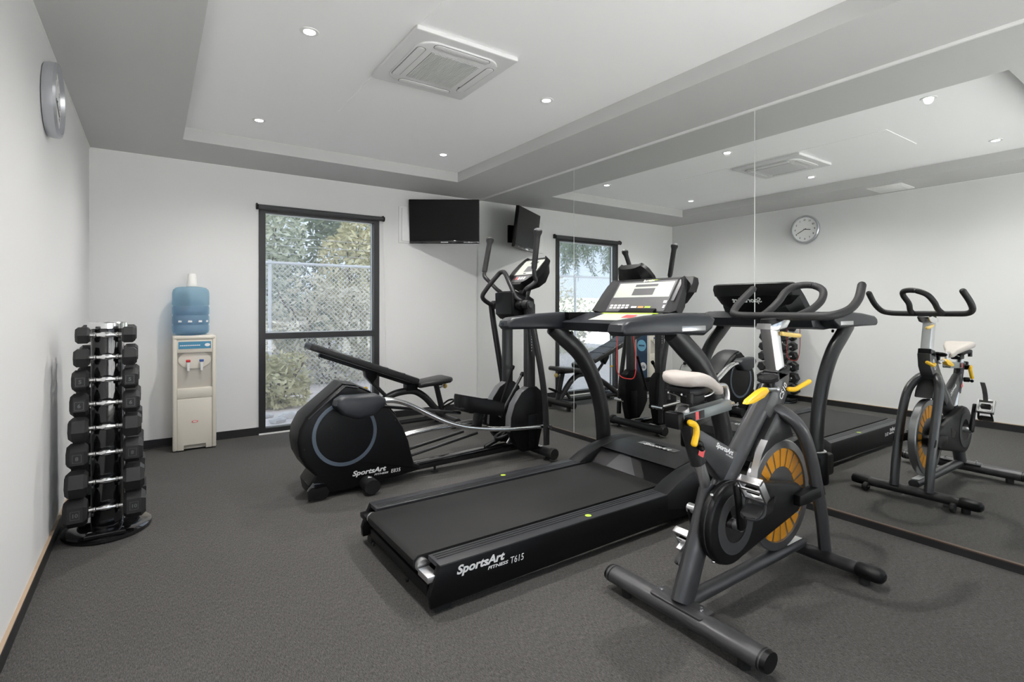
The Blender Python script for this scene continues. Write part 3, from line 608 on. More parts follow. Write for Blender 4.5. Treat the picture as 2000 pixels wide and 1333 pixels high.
part('gas_strut', MB().tube([(2.735, EC - 0.05, 0.125), (2.815, EC - 0.05, 0.230)], 0.008, 8), 'satin_steel', rp)
# uprights, shrouds
shp = [(2.660, 0.250), (2.665, 0.360), (2.700, 0.460), (2.765, 0.545), (2.830, 0.580), (2.910, 0.580), (2.965, 0.535), (2.985, 0.430), (2.975, 0.300), (2.945, 0.180), (2.920, 0.085), (2.780, 0.085), (2.720, 0.150)]
for s, xc in ((-1, 2.866), (1, 2.890)):
    y = EC + s * 0.172
    part('upright', MB().box(xc - 0.042, xc + 0.042, y - 0.030, y + 0.030, 0.08, 1.235, 0.014, 3), 'grey_paint', el)
    sh = part('side_shroud', MB().prism([(u + xc - 2.866, v) for u, v in shp], 'y', y - 0.042, y + 0.036, 0.008), 'black_plastic', el)
    part('shroud_band', MB().tube([(u + xc - 2.866, y, v) for u, v in shp[0:5]], 0.036, 8, flat=0.12, up=(0, 1, 0)), 'mid_grey', sh)
    part('column_cover', MB().box(xc - 0.045, xc + 0.050, y - 0.050, y + 0.040, 0.10, 0.365, 0.008), 'black_plastic', sh)
for k in range(9):
    part('height_mark', MB().box(2.8635, 2.8685, EC - 0.2028, EC - 0.2018, 0.86 + 0.022 * k, 0.869 + 0.022 * k), 'print_white', el)
# handlebar pivot housing
part('pivot_axle', MB().cyl((2.800, EC - 0.285, 1.225), (0, 1, 0), 0.024, 0.57, 18), 'grey_paint', el)
part('pivot_housing', MB().prism([(2.735, 1.150), (2.730, 1.320), (2.775, 1.335), (2.90, 1.300), (2.955, 1.270), (2.965, 1.150), (2.90, 1.110), (2.78, 1.110)], 'y', EC - 0.125, EC + 0.125, 0.016, 3), 'black_plastic', el)
part('console_mast', MB().tube(cr([(2.90, EC, 1.18), (2.935, EC, 1.30), (2.975, EC, 1.42), (2.985, EC, 1.48)], 5), 0.055, 14, flat=0.8, up=(0, 1, 0)), 'charcoal', el)
for s in (-1, 1):
    part('pivot_knob', MB().ball((2.790, EC + s * 0.155, 1.222), 0.042, 0.040, 0.042, 18), 'black_plastic', el)
    part('pivot_collar', MB().cyl((2.800, EC + s * 0.200, 1.225), (0, s, 0), 0.036, 0.055, 18, 0.005), 'charcoal', el)
# swing arms with upper handles
nr = cr([(2.800, EC - 0.262, 1.235), (2.845, EC - 0.265, 1.00), (2.905, EC - 0.265, 0.74), (2.945, EC - 0.265, 0.50), (2.962, EC - 0.265, 0.28), (2.965, EC - 0.265, 0.125)], 6)
fr_ = cr([(2.785, EC + 0.262, 1.235), (2.815, EC + 0.268, 1.06), (2.870, EC + 0.272, 0.78), (2.915, EC + 0.272, 0.53), (2.945, EC + 0.272, 0.30), (2.955, EC + 0.272, 0.125)], 6)
part('swing_arm', MB().tube(nr, 0.018, 12, flat=1.5, up=(0, 1, 0)), 'grey_paint', el)
part('swing_arm', MB().tube(fr_, 0.018, 12, flat=1.5, up=(0, 1, 0)), 'grey_paint', el)
hn = cr([(2.865, -2.045, 1.235), (2.855, -2.060, 1.310), (2.800, -2.155, 1.345), (2.862, -2.190, 1.402), (2.846, -2.198, 1.450), (2.838, -2.205, 1.500)], 6)
hf = cr([(2.785, -1.835, 1.235), (2.782, -1.838, 1.315), (2.760, -1.800, 1.352), (2.745, -1.705, 1.420), (2.722, -1.668, 1.465), (2.728, -1.658, 1.505)], 6)
for nm, pth, tip in (('near', hn, (2.836, -2.255, 1.772)), ('far', hf, (2.808, -1.615, 1.772))):
    uh = part('swing_handle', MB().tube(pth, 0.0165, 12, up=(0, 1, 0)), 'grey_paint', el)
    a = Vector(pth[-1]); b = Vector(tip); d = (b - a).normalized()
    part('grip', MB().tube([a, a + d * 0.02, b - d * 0.04, b - d * 0.02, b, b + d * 0.018], [0.0215, 0.0225, 0.023, 0.025, 0.033, 0.034], 16, up=(0, 1, 0)), 'grip_foam', uh)
    part('grip_end', MB().ball(b + d * 0.016, 0.033, 0.033, 0.022, 14), 'mid_grey', uh)
# fixed handlebar loop
part('fixed_handlebar', MB().tube(cr([(2.80, -1.755, 1.215), (2.731, -1.735, 1.233), (2.652, -1.750, 1.286), (2.672, -1.780, 1.354), (2.735, -1.850, 1.465), (2.752, -1.880, 1.490), (2.757, -1.925, 1.478), (2.756, -2.000, 1.385), (2.771, -2.060, 1.285), (2.812, -2.100, 1.245), (2.85, -2.11, 1.225)], 7), 0.0185, 14, up=(0, 1, 0.2)), 'grey_paint', el)
# console
CB, CT = Vector((2.865, 0, 1.400)), Vector((3.075, 0, 1.612))
cu_ = (CT - CB).normalized(); cl_ = (CT - CB).length; cn_ = Vector((-cu_.z, 0, cu_.x))
def cp(t, y, n=0.0): return CB + cu_ * (t * cl_) + cn_ * n + Vector((0, EC + y, 0))
rings = []
for t, h in ((-0.04, 0.085), (0.06, 0.130), (0.22, 0.172), (0.45, 0.186), (0.75, 0.176), (0.95, 0.150), (1.02, 0.125)):
    d = 0.05 + 0.075 * math.sin(math.pi * min(1, max(0, t * 0.8 + 0.15)))
    rings.append([cp(t, h, 0.016), cp(t, h - 0.028, 0.0), cp(t, -h + 0.028, 0.0), cp(t, -h, 0.016), cp(t, -h - 0.012, -0.03), cp(t, -h + 0.035, -d), cp(t, -h * 0.3, -d * 1.15), cp(t, h * 0.3, -d * 1.15), cp(t, h - 0.035, -d), cp(t, h + 0.012, -0.03)])
cd = part('console', MB().loft(rings), 'black_plastic', el, angle=28)
def cpatch(y0, y1, t0, t1, n): return MB().add([cp(t0, y0, n), cp(t0, y1, n), cp(t1, y1, n), cp(t1, y0, n)], [(0, 1, 2, 3)])
part('graphic_panel', cpatch(0.135, -0.135, 0.34, 0.93, 0.0015), 'panel_white', cd)
part('screen', cpatch(0.035, -0.075, 0.45, 0.68, 0.003), 'print_grey', cd)
part('screen', cpatch(0.035, -0.075, 0.78, 0.86, 0.003), 'print_grey', cd)
part('key_panel', cpatch(0.105, -0.105, 0.06, 0.30, 0.0015), 'print_grey', cd)
for c in range(4): part('key', cpatch(0.07 - 0.036 * c, 0.045 - 0.036 * c, 0.14, 0.24, 0.003), 'print_red' if c == 0 else 'print_white', cd)
part('back_lettering', MB().text('SportsArt', 0.040, CB + cu_ * (0.40 * cl_) + cn_ * (-0.1465) + Vector((0.002, EC - 0.09, 0)), (0, 1, 0), Vector((cu_.x * 0.2, 0, 1)), bold=0.0009, shear=0.25), 'print_white', cd)
# crank covers, chrome pedal rails, pedals
acp = [(1.335, 0.600), (1.345, 0.632), (1.385, 0.655), (1.600, 0.648), (1.658, 0.615), (1.660, 0.580), (1.590, 0.515), (1.48, 0.500), (1.385, 0.535)]
part('crank_cover', MB().prism(acp, 'y', EC - 0.265, EC - 0.165, 0.022, 3), 'slate_plastic', el)
part('crank_cover', MB().prism([(u + 0.02, 0.80 - v) for u, v in acp], 'y', EC + 0.165, EC + 0.265, 0.022, 3), 'slate_plastic', el)
part('crank_boss', MB().cyl((1.40, EC - 0.125, 0.59), (0, -1, 0), 0.05, 0.06, 20), 'black_plastic', el)
part('crank_boss', MB().cyl((1.44, EC + 0.125, 0.21), (0, 1, 0), 0.05, 0.06, 20), 'black_plastic', el)
rn = [(1.640, 0.598), (1.72, 0.592), (1.807, 0.563), (1.911, 0.508), (2.018, 0.447), (2.129, 0.393), (2.243, 0.353), (2.362, 0.326), (2.50, 0.302), (2.666, 0.282), (2.985, 0.262)]
for dy in (-0.020, 0.020): part('pedal_rail', MB().tube(cr([(u, EC - 0.215 + dy, v) for u, v in rn], 4), 0.0155, 12), 'chrome', el)
rf = [(1.655, 0.215), (1.80, 0.220), (1.95, 0.235), (2.10, 0.252), (2.35, 0.262), (2.985, 0.272)]
for dy in (-0.020, 0.020): part('pedal_rail', MB().tube(cr([(u, EC + 0.215 + dy, v) for u, v in rf], 4), 0.0155, 12), 'chrome', el)
part('link_bar', MB().tube([(1.64, EC - 0.165, 0.555), (2.25, EC - 0.165, 0.440)], 0.011, 8), 'charcoal', el)
part('link_bar', MB().tube([(1.85, EC + 0.09, 0.150), (2.42, EC + 0.09, 0.235)], 0.012, 8), 'charcoal', el)
part('link_bar', MB().tube([(1.85, EC - 0.09, 0.165), (2.42, EC - 0.12, 0.265)], 0.012, 8), 'charcoal', el)
def pedal(x, y, z, tilt):
    M = Matrix.Translation((x, y, z)) @ Matrix.Rotation(math.radians(tilt), 4, 'Y')
    p = part('foot_pedal', MB().prism([(-0.185, -0.055), (-0.170, -0.072), (0.165, -0.062), (0.185, 0.0), (0.165, 0.062), (-0.170, 0.072), (-0.185, 0.055)], 'z', -0.018, 0.008, 0.006, 2, M), 'black_plastic', el)
    wall = cr([(0.178, -0.055, 0.012), (0.05, -0.070, 0.020), (-0.10, -0.074, 0.032), (-0.178, -0.058, 0.040), (-0.188, 0.0, 0.042), (-0.178, 0.058, 0.040), (-0.10, 0.074, 0.032), (0.05, 0.070, 0.020), (0.178, 0.055, 0.012)], 4)
    part('pedal_rim', MB().loft([[M @ (q * 1.0 + Vector((0, 0, dz)) * 1.0) if not k else M @ Vector((q.x * 0.965, q.y * 0.93, q.z + dz)) for q in wall] for k, dz in ((0, -0.045), (0, 0.012), (1, 0.012), (1, -0.045))], closed=True) if False else MB().tube([M @ q for q in wall], 0.050, 8, flat=0.12, up=(0, 0, 1)), 'black_plastic', p)
    part('tread_plate', MB().box(-0.15, 0.15, -0.05, 0.05, 0.008, 0.012, 0.001, 1, M), 'charcoal', p)
    part('bracket', MB().box(-0.02, 0.02, -0.04, 0.04, -0.13, -0.018, 0.005, 2, M), 'black_plastic', p)
pedal(2.385, EC - 0.205, 0.462, 9)
pedal(2.690, EC + 0.205, 0.365, 2)
for s, p0, p1 in ((1, (2.750, -1.850, 0.371), (2.877, -1.850, 0.688)), (-1, (2.644, -2.020, 0.350), (2.850, -2.020, 0.653))):
    lv_ = part('pedal_lever', MB().tube([p0, p1], 0.012, 10), 'black_plastic' if s > 0 else 'grey_paint', el)
    part('lever_knob', MB().cyl(p1, (Vector(p1) - Vector(p0)), 0.017, 0.035, 12, 0.005), 'black_plastic', lv_)
for s in (-1, 1): part('rail_end_pin', MB().cyl((2.975, EC + s * 0.175, 0.268), (0, s, 0), 0.017, 0.13, 12), 'chrome', el)
# ================================================================== EXERCISE BIKE (faces the mirror)
BC = -4.155
bk_ = thing('exercise_bike', (2.5, BC, 0), 'dark grey indoor cycling bike with white saddle and orange slotted flywheel', 'exercise bike')
def bp3(x, y, z): return (x, BC + y, z)
def bar_y(x, z, y0, y1, r, flat): return [(x, BC + y0, z), (x, BC + y1, z)]
# stabilisers
rs = part('rear_stabiliser', MB().tube([bp3(2.045, -0.335, 0.062), bp3(2.045, 0.340, 0.062)], 0.034, 18, flat=1.30, up=(0, 0, 1)), 'bike_paint', bk_)
for s in (-1, 1): part('end_cap', MB().tube([bp3(2.045, s * 0.325 , 0.062), bp3(2.045, s * 0.352, 0.062)], [0.0345, 0.0320], 18, flat=1.30, up=(0, 0, 1)), 'black_plastic', rs)
fs = part('front_stabiliser', MB().tube([bp3(2.965, -0.30, 0.055), bp3(2.965, 0.33, 0.055)], 0.029, 18, flat=1.2, up=(0, 0, 1)), 'grey_paint', bk_)
for s in (-1, 1):
    part('end_cap', MB().tube([bp3(2.965, s * 0.245, 0.056), bp3(2.965, s * 0.315, 0.056)], 0.032, 16, flat=1.25, up=(0, 0, 1), dome=True), 'black_plastic', fs)
    part('transport_wheel', MB().cyl(bp3(3.015, s * 0.225, 0.030), (0, 1, 0), 0.027, 0.024, 16, 0.004).cyl(bp3(3.015, s * 0.215, 0.030), (0, 1, 0), 0.009, 0.045, 10), 'black_rubber', fs)
    for fx_ in (2.045, 2.965): part('foot', MB().cyl(bp3(fx_, s * 0.26, 0), (0, 0, 1), 0.022, 0.034, 14), 'black_rubber', bk_)
pt = part('mount_plate', MB().prism(rrect(2.012, 2.098, BC - 0.115, BC + 0.115, 0.012), 'z', 0.086, 0.095, 0.002), 'bike_paint', bk_)
for s in (-1, 1): part('bolt', MB().lathe([(0.009, 0.095), (0.009, 0.103), (0.005, 0.104), (0.005, 0.113), (0.0, 0.114)], (2.055, BC + s * 0.088, 0), (0, 0, 1), 10), 'chrome', pt)
part('base_rail', MB().tube([bp3(2.085, 0, 0.085), bp3(2.94, 0, 0.095)], 0.026, 14, flat=1.15, up=(0, 0, 1)), 'bike_paint', bk_)
part('warning_label', MB().add([bp3(2.79, -0.020, 0.1200), bp3(2.92, -0.020, 0.1215), bp3(2.92, 0.020, 0.1215), bp3(2.79, 0.020, 0.1200)], [(0, 1, 2, 3)]), 'paper_white', bk_)
# frame
part('rear_leg', MB().tube([bp3(2.062, 0, 0.090), bp3(2.175, 0, 0.33), bp3(2.245, 0, 0.50)], 0.034, 16, flat=1.65, up=(0, 1, 0)), 'bike_paint', bk_)
part('main_tube', MB().tube([bp3(2.250, 0, 0.420), bp3(2.43, 0, 0.600), bp3(2.665, 0, 0.835)], 0.035, 16, flat=1.42, up=(0, 1, 0)), 'bike_paint', bk_)
part('head_block', MB().prism([(2.565, 0.760), (2.650, 0.690), (2.715, 0.745), (2.765, 0.815), (2.782, 0.905), (2.685, 0.925), (2.650, 0.865)], 'y', BC - 0.036, BC + 0.036, 0.010), 'bike_paint', bk_)
part('top_gusset', MB().prism([(2.125, 0.735), (2.160, 0.725), (2.400, 0.605), (2.450, 0.560), (2.330, 0.480), (2.270, 0.520), (2.150, 0.640), (2.105, 0.690)], 'y', BC - 0.024, BC + 0.024, 0.008), 'bike_paint', bk_)
part('seat_sleeve', MB().tube([bp3(2.085, 0, 0.775), bp3(2.160, 0, 0.600)], 0.029, 12, flat=1.15, up=(0, 1, 0)), 'grey_paint', bk_)
part('seat_post', MB().tube([bp3(2.065, 0, 0.820), bp3(2.228, 0, 0.455)], 0.022, 12, flat=1.1, up=(0, 1, 0)), 'satin_steel', bk_)
part('warning_label', MB().add([bp3(2.130, -0.0302, 0.668), bp3(2.162, -0.0302, 0.652), bp3(2.150, -0.0302, 0.626), bp3(2.118, -0.0302, 0.642)], [(0, 1, 2, 3)]), 'print_red', bk_)
part('lettering', MB().text('SportsArt', 0.026, bp3(2.238, -0.0245, 0.655), (0.904, 0, -0.428), (0.428, 0, 0.904), bold=0.0009, shear=0.2, fit=0.126), 'print_white', bk_)
part('lettering', MB().text('FITNESS', 0.010, bp3(2.303, -0.0245, 0.611), (0.904, 0, -0.428), (0.428, 0, 0.904), shear=0.2, fit=0.055), 'print_white', bk_)
part('model_lettering', MB().text('C510', 0.040, bp3(2.700, -0.0385, 0.790), (0.60, 0, 0.80), (-0.80, 0, 0.60), bold=0.0006, shear=0.15, fit=0.080), 'print_white', bk_)
# fork: two blades joined by an arch over the flywheel
fk = part('fork', MB().tube(cr([bp3(2.985, -0.090, 0.075), bp3(2.955, -0.090, 0.230), bp3(2.895, -0.090, 0.420), bp3(2.830, -0.088, 0.580), bp3(2.765, -0.078, 0.680), bp3(2.690, -0.045, 0.745), bp3(2.672, 0.0, 0.758), bp3(2.690, 0.045, 0.745), bp3(2.765, 0.078, 0.680), bp3(2.830, 0.088, 0.580), bp3(2.895, 0.090, 0.420), bp3(2.955, 0.090, 0.230), bp3(2.985, 0.090, 0.075)], 5), 0.034, 14, flat=0.72, up=(1, 0, 0)), 'bike_paint', bk_)
part('brake_shroud', MB().prism([(2.480, 0.575), (2.500, 0.610), (2.640, 0.745), (2.700, 0.735), (2.770, 0.665), (2.790, 0.620), (2.640, 0.608), (2.560, 0.580), (2.510, 0.545)], 'y', BC - 0.050, BC + 0.050, 0.012), 'grey_paint', bk_)
part('brake_rod', MB().tube([bp3(2.672, 0, 0.60), bp3(2.672, 0, 0.72)], 0.012, 10), 'satin_steel', bk_)
# flywheel
FX, FZ, FR = 2.735, 0.362, 0.245
fw = part('flywheel', MB().lathe([(0.12, -0.012), (0.205, -0.012), (0.208, -0.022), (0.240, -0.022), (FR, -0.016), (FR, 0.016), (0.240, 0.022), (0.208, 0.022), (0.205, 0.012), (0.12, 0.012)], (FX, BC, FZ), (0, 1, 0), 56), 'rim_steel', bk_)
part('web', MB().lathe([(0.02, -0.011), (0.20, -0.011), (0.20, 0.011), (0.02, 0.011)], (FX, BC, FZ), (0, 1, 0), 40), 'charcoal', fw)
NS = 20
for k in range(NS):
    a0 = 2 * math.pi * (k + 0.11) / NS; a1 = 2 * math.pi * (k + 0.89) / NS
    for s in (-1, 1):
        pts = []
        for a, r in ((a0, 0.125), (a0, 0.205), ((a0 + a1) / 2, 0.206), (a1, 0.205), (a1, 0.125)):
            pts.append((FX + r * math.cos(a), FZ + r * math.sin(a)))
        part('slot', MB().prism(pts, 'y', BC + s * 0.0108, BC + s * 0.0145), 'orange_slot', fw)
ax = part('axle', MB().cyl(bp3(FX, -0.085, FZ), (0, 1, 0), 0.014, 0.17, 14), 'satin_steel', bk_)
for s in (-1, 1):
    part('hub_nut', MB().cyl(bp3(FX, s * 0.062, FZ), (0, s, 0), 0.026, 0.018, 14, 0.004), 'black_plastic', ax)
    part('axle_bracket', MB().prism([(2.72, 0.385), (2.80, 0.392), (2.93, 0.392), (2.95, 0.345), (2.80, 0.335), (2.72, 0.340)], 'y', BC + s * 0.090 - 0.022, BC + s * 0.090 + 0.022, 0.006), 'black_plastic', ax)
# belt guard: big drum at the crank tapering to the axle
CX, CZ = 2.272, 0.362
gp = arc2(CX, CZ, 0.158, 70, 290, 26) + arc2(FX, FZ, 0.070, -70, 70, 10)
gd = part('belt_guard', MB().prism(gp, 'y', BC - 0.082, BC - 0.030, 0.014, 3), 'black_plastic', bk_)
part('guard_ring', MB().lathe([(0.074, 0.0), (0.074, 0.004), (0.118, 0.004), (0.118, 0.0)], bp3(CX + 0.01, -0.0815, CZ), (0, -1, 0), 40), 'ring_dark', gd)
part('sprocket_well', MB().lathe([(0.0, 0.0), (0.074, 0.0), (0.074, 0.002), (0.0, 0.002)], bp3(CX + 0.01, -0.0818, CZ), (0, -1, 0), 30), 'black_gloss', gd)
part('guard_lip', MB().tube([(u, BC - 0.058, v) for u, v in arc2(CX, CZ, 0.1585, 75, 285, 30)], 0.003, 6), 'charcoal', gd)
part('guard_window', MB().prism([(2.47, 0.375), (2.56, 0.41), (2.55, 0.35), (2.49, 0.335)], 'y', BC - 0.0835, BC - 0.081), 'black_gloss', gd)
for k, (u, v) in enumerate(((2.128, 0.345), (2.17, 0.235), (2.16, 0.49))): part('screw', MB().ball(bp3(u, -0.060, v), 0.007), 'chrome', gd)
for s in (-1, 1): part('axle_boss', MB().cyl(bp3(FX + 0.06, s * 0.060, FZ + 0.002), (0, s, 0), 0.034, 0.030, 18, 0.005), 'black_plastic', ax)
part('bottom_bracket', MB().cyl(bp3(CX, -0.115, CZ), (0, 1, 0), 0.020, 0.24, 16), 'satin_steel', bk_)
# cranks and pedals (near one up, far one down)
for s, up_ in ((-1, 1), (1, -1)):
    px, pz = CX - 0.045 * up_, CZ + 0.170 * up_
    cn = part('crank_arm', MB().tube([bp3(CX, s * 0.112, CZ), bp3((CX + px) / 2, s * 0.116, (CZ + pz) / 2), bp3(px, s * 0.120, pz)], [0.017, 0.013, 0.013], 10, flat=1.3, up=(0, 1, 0), dome=True), 'black_plastic', bk_)
    part('pedal_spindle', MB().cyl(bp3(px, s * 0.115, pz), (0, s, 0), 0.009, 0.10, 10), 'chrome', cn)
    pdl = MB(); y0, y1 = s * 0.135, s * 0.225
    # open cage frame tilted forward
    M = Matrix.Translation(bp3(px + 0.01, 0, pz)) @ Matrix.Rotation(math.radians(57 if up_ > 0 else 60), 4, 'Y')
    for (x0, x1, ya, yb) in ((-0.048, -0.036, y0, y1), (0.036, 0.048, y0, y1), (-0.048, 0.048, y0, y0 + s * 0.010), (-0.048, 0.048, y1 - s * 0.010, y1)):
        a, b = sorted((ya, yb)); pdl.box(x0, x1, a, b, -0.016, 0.016, 0.003, 2, M)
    part('pedal_cage', pdl, 'satin_steel', cn)
    a, b = sorted((y0 + s * 0.02, y1 - s * 0.02))
    part('pedal_core', MB().box(-0.016, 0.016, a, b, -0.013, 0.013, 0.004, 2, M), 'black_plastic', cn)
    # toe clip hanging below plus strap
    yc = s * 0.180
    part('toe_clip', MB().tube(cr([M @ Vector((0.045, yc - 0.032, 0.0)), M @ Vector((0.075, yc - 0.036, -0.045)), M @ Vector((0.060, yc - 0.02, -0.085)), M @ Vector((0.060, yc + 0.02, -0.085)), M @ Vector((0.075, yc + 0.036, -0.045)), M @ Vector((0.045, yc + 0.032, 0.0))], 6), 0.006, 8)
         .prism([(x_, y_) for x_, y_ in rrect(yc - 0.036, yc + 0.036, -0.085, -0.02, 0.02)], 'x', 0.058, 0.070, 0.003, 2, M), 'charcoal', cn)
    if up_ > 0:
        part('strap', MB().loft([[Vector(bp3(x_, yy, z_)) for x_, yy, z_ in ((x - 0.0015, yc - 0.013 , z), (x + 0.0015, yc - 0.013, z), (x + 0.0015, yc + 0.013, z), (x - 0.0015, yc + 0.013, z))] for x, z in ((px + 0.012, pz + 0.03), (px + 0.020, pz + 0.075), (px + 0.045, pz + 0.125), (px + 0.085, pz + 0.170))]), 'satin_steel', cn)
    else:
        part('strap', MB().box(-0.006, 0.006, yc - 0.012, yc + 0.012, -0.06, -0.014, 0.002, 2, M), 'satin_steel', cn)
# handlebar post
hp = part('handlebar_post', MB().prism(rrect(-0.036, 0.036, -0.026, 0.026, 0.006), 'z', 0.0, 0.205, 0.0, 2, Matrix.Translation(bp3(2.722, 0, 0.915)) @ Matrix.Rotation(math.radians(-14), 4, 'Y')), 'satin_steel', bk_)
part('post_collar', MB().prism(rrect(-0.045, 0.045, -0.036, 0.036, 0.008), 'z', -0.018, 0.022, 0.004, 2, Matrix.Translation(bp3(2.724, 0, 0.905)) @ Matrix.Rotation(math.radians(-14), 4, 'Y')), 'black_plastic', bk_)
part('stem_clamp', MB().prism([(2.618, 1.105), (2.625, 1.130), (2.700, 1.142), (2.760, 1.152), (2.790, 1.140), (2.760, 1.110), (2.690, 1.096)], 'y', BC - 0.034, BC + 0.034, 0.006), 'chrome', bk_)
part('stem_cap', MB().lathe([(0.030, 0.0), (0.034, 0.008), (0.032, 0.022), (0.0, 0.026)], bp3(2.665, 0, 1.128), (-0.1, 0, 1), 20), 'black_plastic', bk_)
hb = cr([bp3(2.972, -0.248, 1.298), bp3(2.900, -0.262, 1.236), bp3(2.825, -0.255, 1.190), bp3(2.757, -0.215, 1.166), bp3(2.734, -0.14, 1.162), bp3(2.732, 0.0, 1.162), bp3(2.734, 0.14, 1.162), bp3(2.740, 0.200, 1.166), bp3(2.772, 0.236, 1.180), bp3(2.850, 0.250, 1.228), bp3(2.955, 0.243, 1.296)], 7)
part('handlebar', MB().tube(hb, 0.0175, 16, up=(0, 0, 1), dome=True), 'grip_foam', bk_)
lp = cr([bp3(2.738, 0.070, 1.163), bp3(2.790, 0.068, 1.185), bp3(2.850, 0.056, 1.228), bp3(2.930, 0.060, 1.280), bp3(2.985, 0.035, 1.305), bp3(3.005, -0.025, 1.306), bp3(2.985, -0.080, 1.280), bp3(2.930, -0.100, 1.234), bp3(2.850, -0.095, 1.192), bp3(2.738, -0.090, 1.163)], 7)
part('aero_loop', MB().tube(lp, 0.0165, 14, up=(0, 1, 0.3)), 'grip_foam', bk_)
# saddle
sd = []
for x, hwid, zt, th in ((2.018, 0.026, 0.925, 0.022), (2.026, 0.062, 0.942, 0.046), (2.052, 0.084, 0.956, 0.064), (2.095, 0.088, 0.962, 0.066), (2.140, 0.078, 0.955, 0.062), (2.185, 0.062, 0.945, 0.055), (2.235, 0.038, 0.932, 0.050), (2.280, 0.030, 0.915, 0.045), (2.300, 0.018, 0.898, 0.026)):
    r_ = []
    for k in range(18):
        a = 2 * math.pi * k / 18; c, s_ = math.cos(a), math.sin(a)
        z = zt - th / 2 + th / 2 * (abs(s_) ** 0.7) * (1 if s_ > 0 else -1)
        r_.append(Vector(bp3(x, hwid * (abs(c) ** 0.8) * (1 if c > 0 else -1), z - 0.012 * (1 - abs(c)) * (1 if s_ > 0 else 0) + (2.14 - x) * 0.13)))
    sd.append(r_)
sa = part('saddle', MB().loft(sd), 'saddle_white', bk_, angle=60)
ul = [(2.040, 0.052), (2.07, 0.070), (2.11, 0.070), (2.18, 0.040), (2.25, 0.018)]
part('underside', MB().prism([(a, BC - b) for a, b in ul] + [(a, BC + b) for a, b in ul[::-1]], 'z', 0.874, 0.902, 0.008), 'black_plastic', sa)
for s in (-1, 1): part('saddle_rail', MB().tube(cr([bp3(2.02, s * 0.03, 0.88), bp3(2.10, s * 0.022, 0.858), bp3(2.20, s * 0.022, 0.860), bp3(2.27, s * 0.012, 0.885)], 5), 0.004, 8), 'chrome', sa)
for s in (-1, 1): part('spring', MB().cyl(bp3(2.045, s * 0.05, 0.850), (0, 0, 1), 0.013, 0.035, 12), 'black_plastic', sa)
part('seat_clamp', MB().box(2.085, 2.165, BC - 0.030, BC + 0.030, 0.832, 0.872, 0.008), 'black_plastic', sa)
M = Matrix.Translation(bp3(2.185, 0, 0.793)) @ Matrix.Rotation(math.radians(-4), 4, 'Y')
sl_ = part('seat_slider', MB().box(-0.155, 0.165, -0.024, 0.024, -0.020, 0.022, 0.005, 2, M), 'slider_grey', bk_)
part('slider_scale', MB().box(-0.14, -0.02, -0.0250, -0.0240, -0.014, 0.016, 0, 2, M), 'charcoal', sl_)
part('scale_mark', MB().box(-0.075, -0.055, -0.0256, -0.0248, -0.014, 0.016, 0, 2, M), 'print_red', sl_)
part('slider_end', MB().box(-0.185, -0.150, -0.032, 0.032, -0.030, 0.030, 0.006, 2, M), 'black_plastic', sl_)
part('slider_hoop', MB().tube(cr([M @ Vector((0.155, 0, -0.005)), M @ Vector((0.172, 0, 0.03)), M @ Vector((0.160, 0, 0.075)), M @ Vector((0.115, 0, 0.085))], 6), 0.010, 10), 'satin_steel', sl_)
part('slider_knob', MB().cyl(M @ Vector((0.165, 0, 0.0)), (1, 0, 0), 0.008, 0.045, 10), 'satin_steel', sl_)
def lever(name, pts, r, m, flat=0.6):
    return part(name, MB().tube(cr(pts, 5), r, 10, flat=flat, up=(0, 1, 0), dome=True), m, bk_)
lever('seat_lever', [bp3(2.040, -0.052, 0.778), bp3(2.066, -0.056, 0.764), bp3(2.066, -0.060, 0.735), bp3(2.050, -0.062, 0.700)], 0.012, 'yellow', 1.0)
part('seat_lever_hub', MB().cyl(bp3(2.058, 0.0, 0.775), (0, -1, 0), 0.016, 0.050, 12), 'black_plastic', bk_)
part('height_knob', MB().cyl(bp3(2.105, -0.028, 0.688), (-0.5, -1, 0), 0.017, 0.035, 12, 0.004).ball(bp3(2.085, -0.070, 0.680), 0.011), 'black_plastic', bk_)
part('brake_lever', MB().prism([(2.405, 0.806), (2.420, 0.822), (2.500, 0.852), (2.552, 0.862), (2.570, 0.846), (2.530, 0.822), (2.45, 0.805)], 'y', BC - 0.060, BC - 0.030, 0.006), 'yellow', bk_)
part('resistance_knob', MB().lathe([(0.010, -0.03), (0.012, 0.0), (0.040, 0.004), (0.047, 0.012), (0.042, 0.022), (0.0, 0.026)], bp3(2.612, -0.030, 0.880), (-0.25, 0, 1), 8), 'black_plastic', bk_, angle=50)
part('knob_linkage', MB().tube([bp3(2.57, -0.045, 0.852), bp3(2.655, -0.045, 0.845)], 0.009, 8).ball(bp3(2.648, -0.046, 0.846), 0.013), 'satin_steel', bk_)
lever('height_lever', [bp3(2.745, -0.048, 0.838), bp3(2.790, -0.052, 0.834), bp3(2.850, -0.056, 0.848), bp3(2.905, -0.058, 0.860)], 0.011, 'yellow', 1.0)
lever('handlebar_lever', [bp3(2.715, -0.030, 1.085), bp3(2.790, -0.038, 1.076), bp3(2.850, -0.040, 1.072)], 0.010, 'pale_yellow', 1.0)
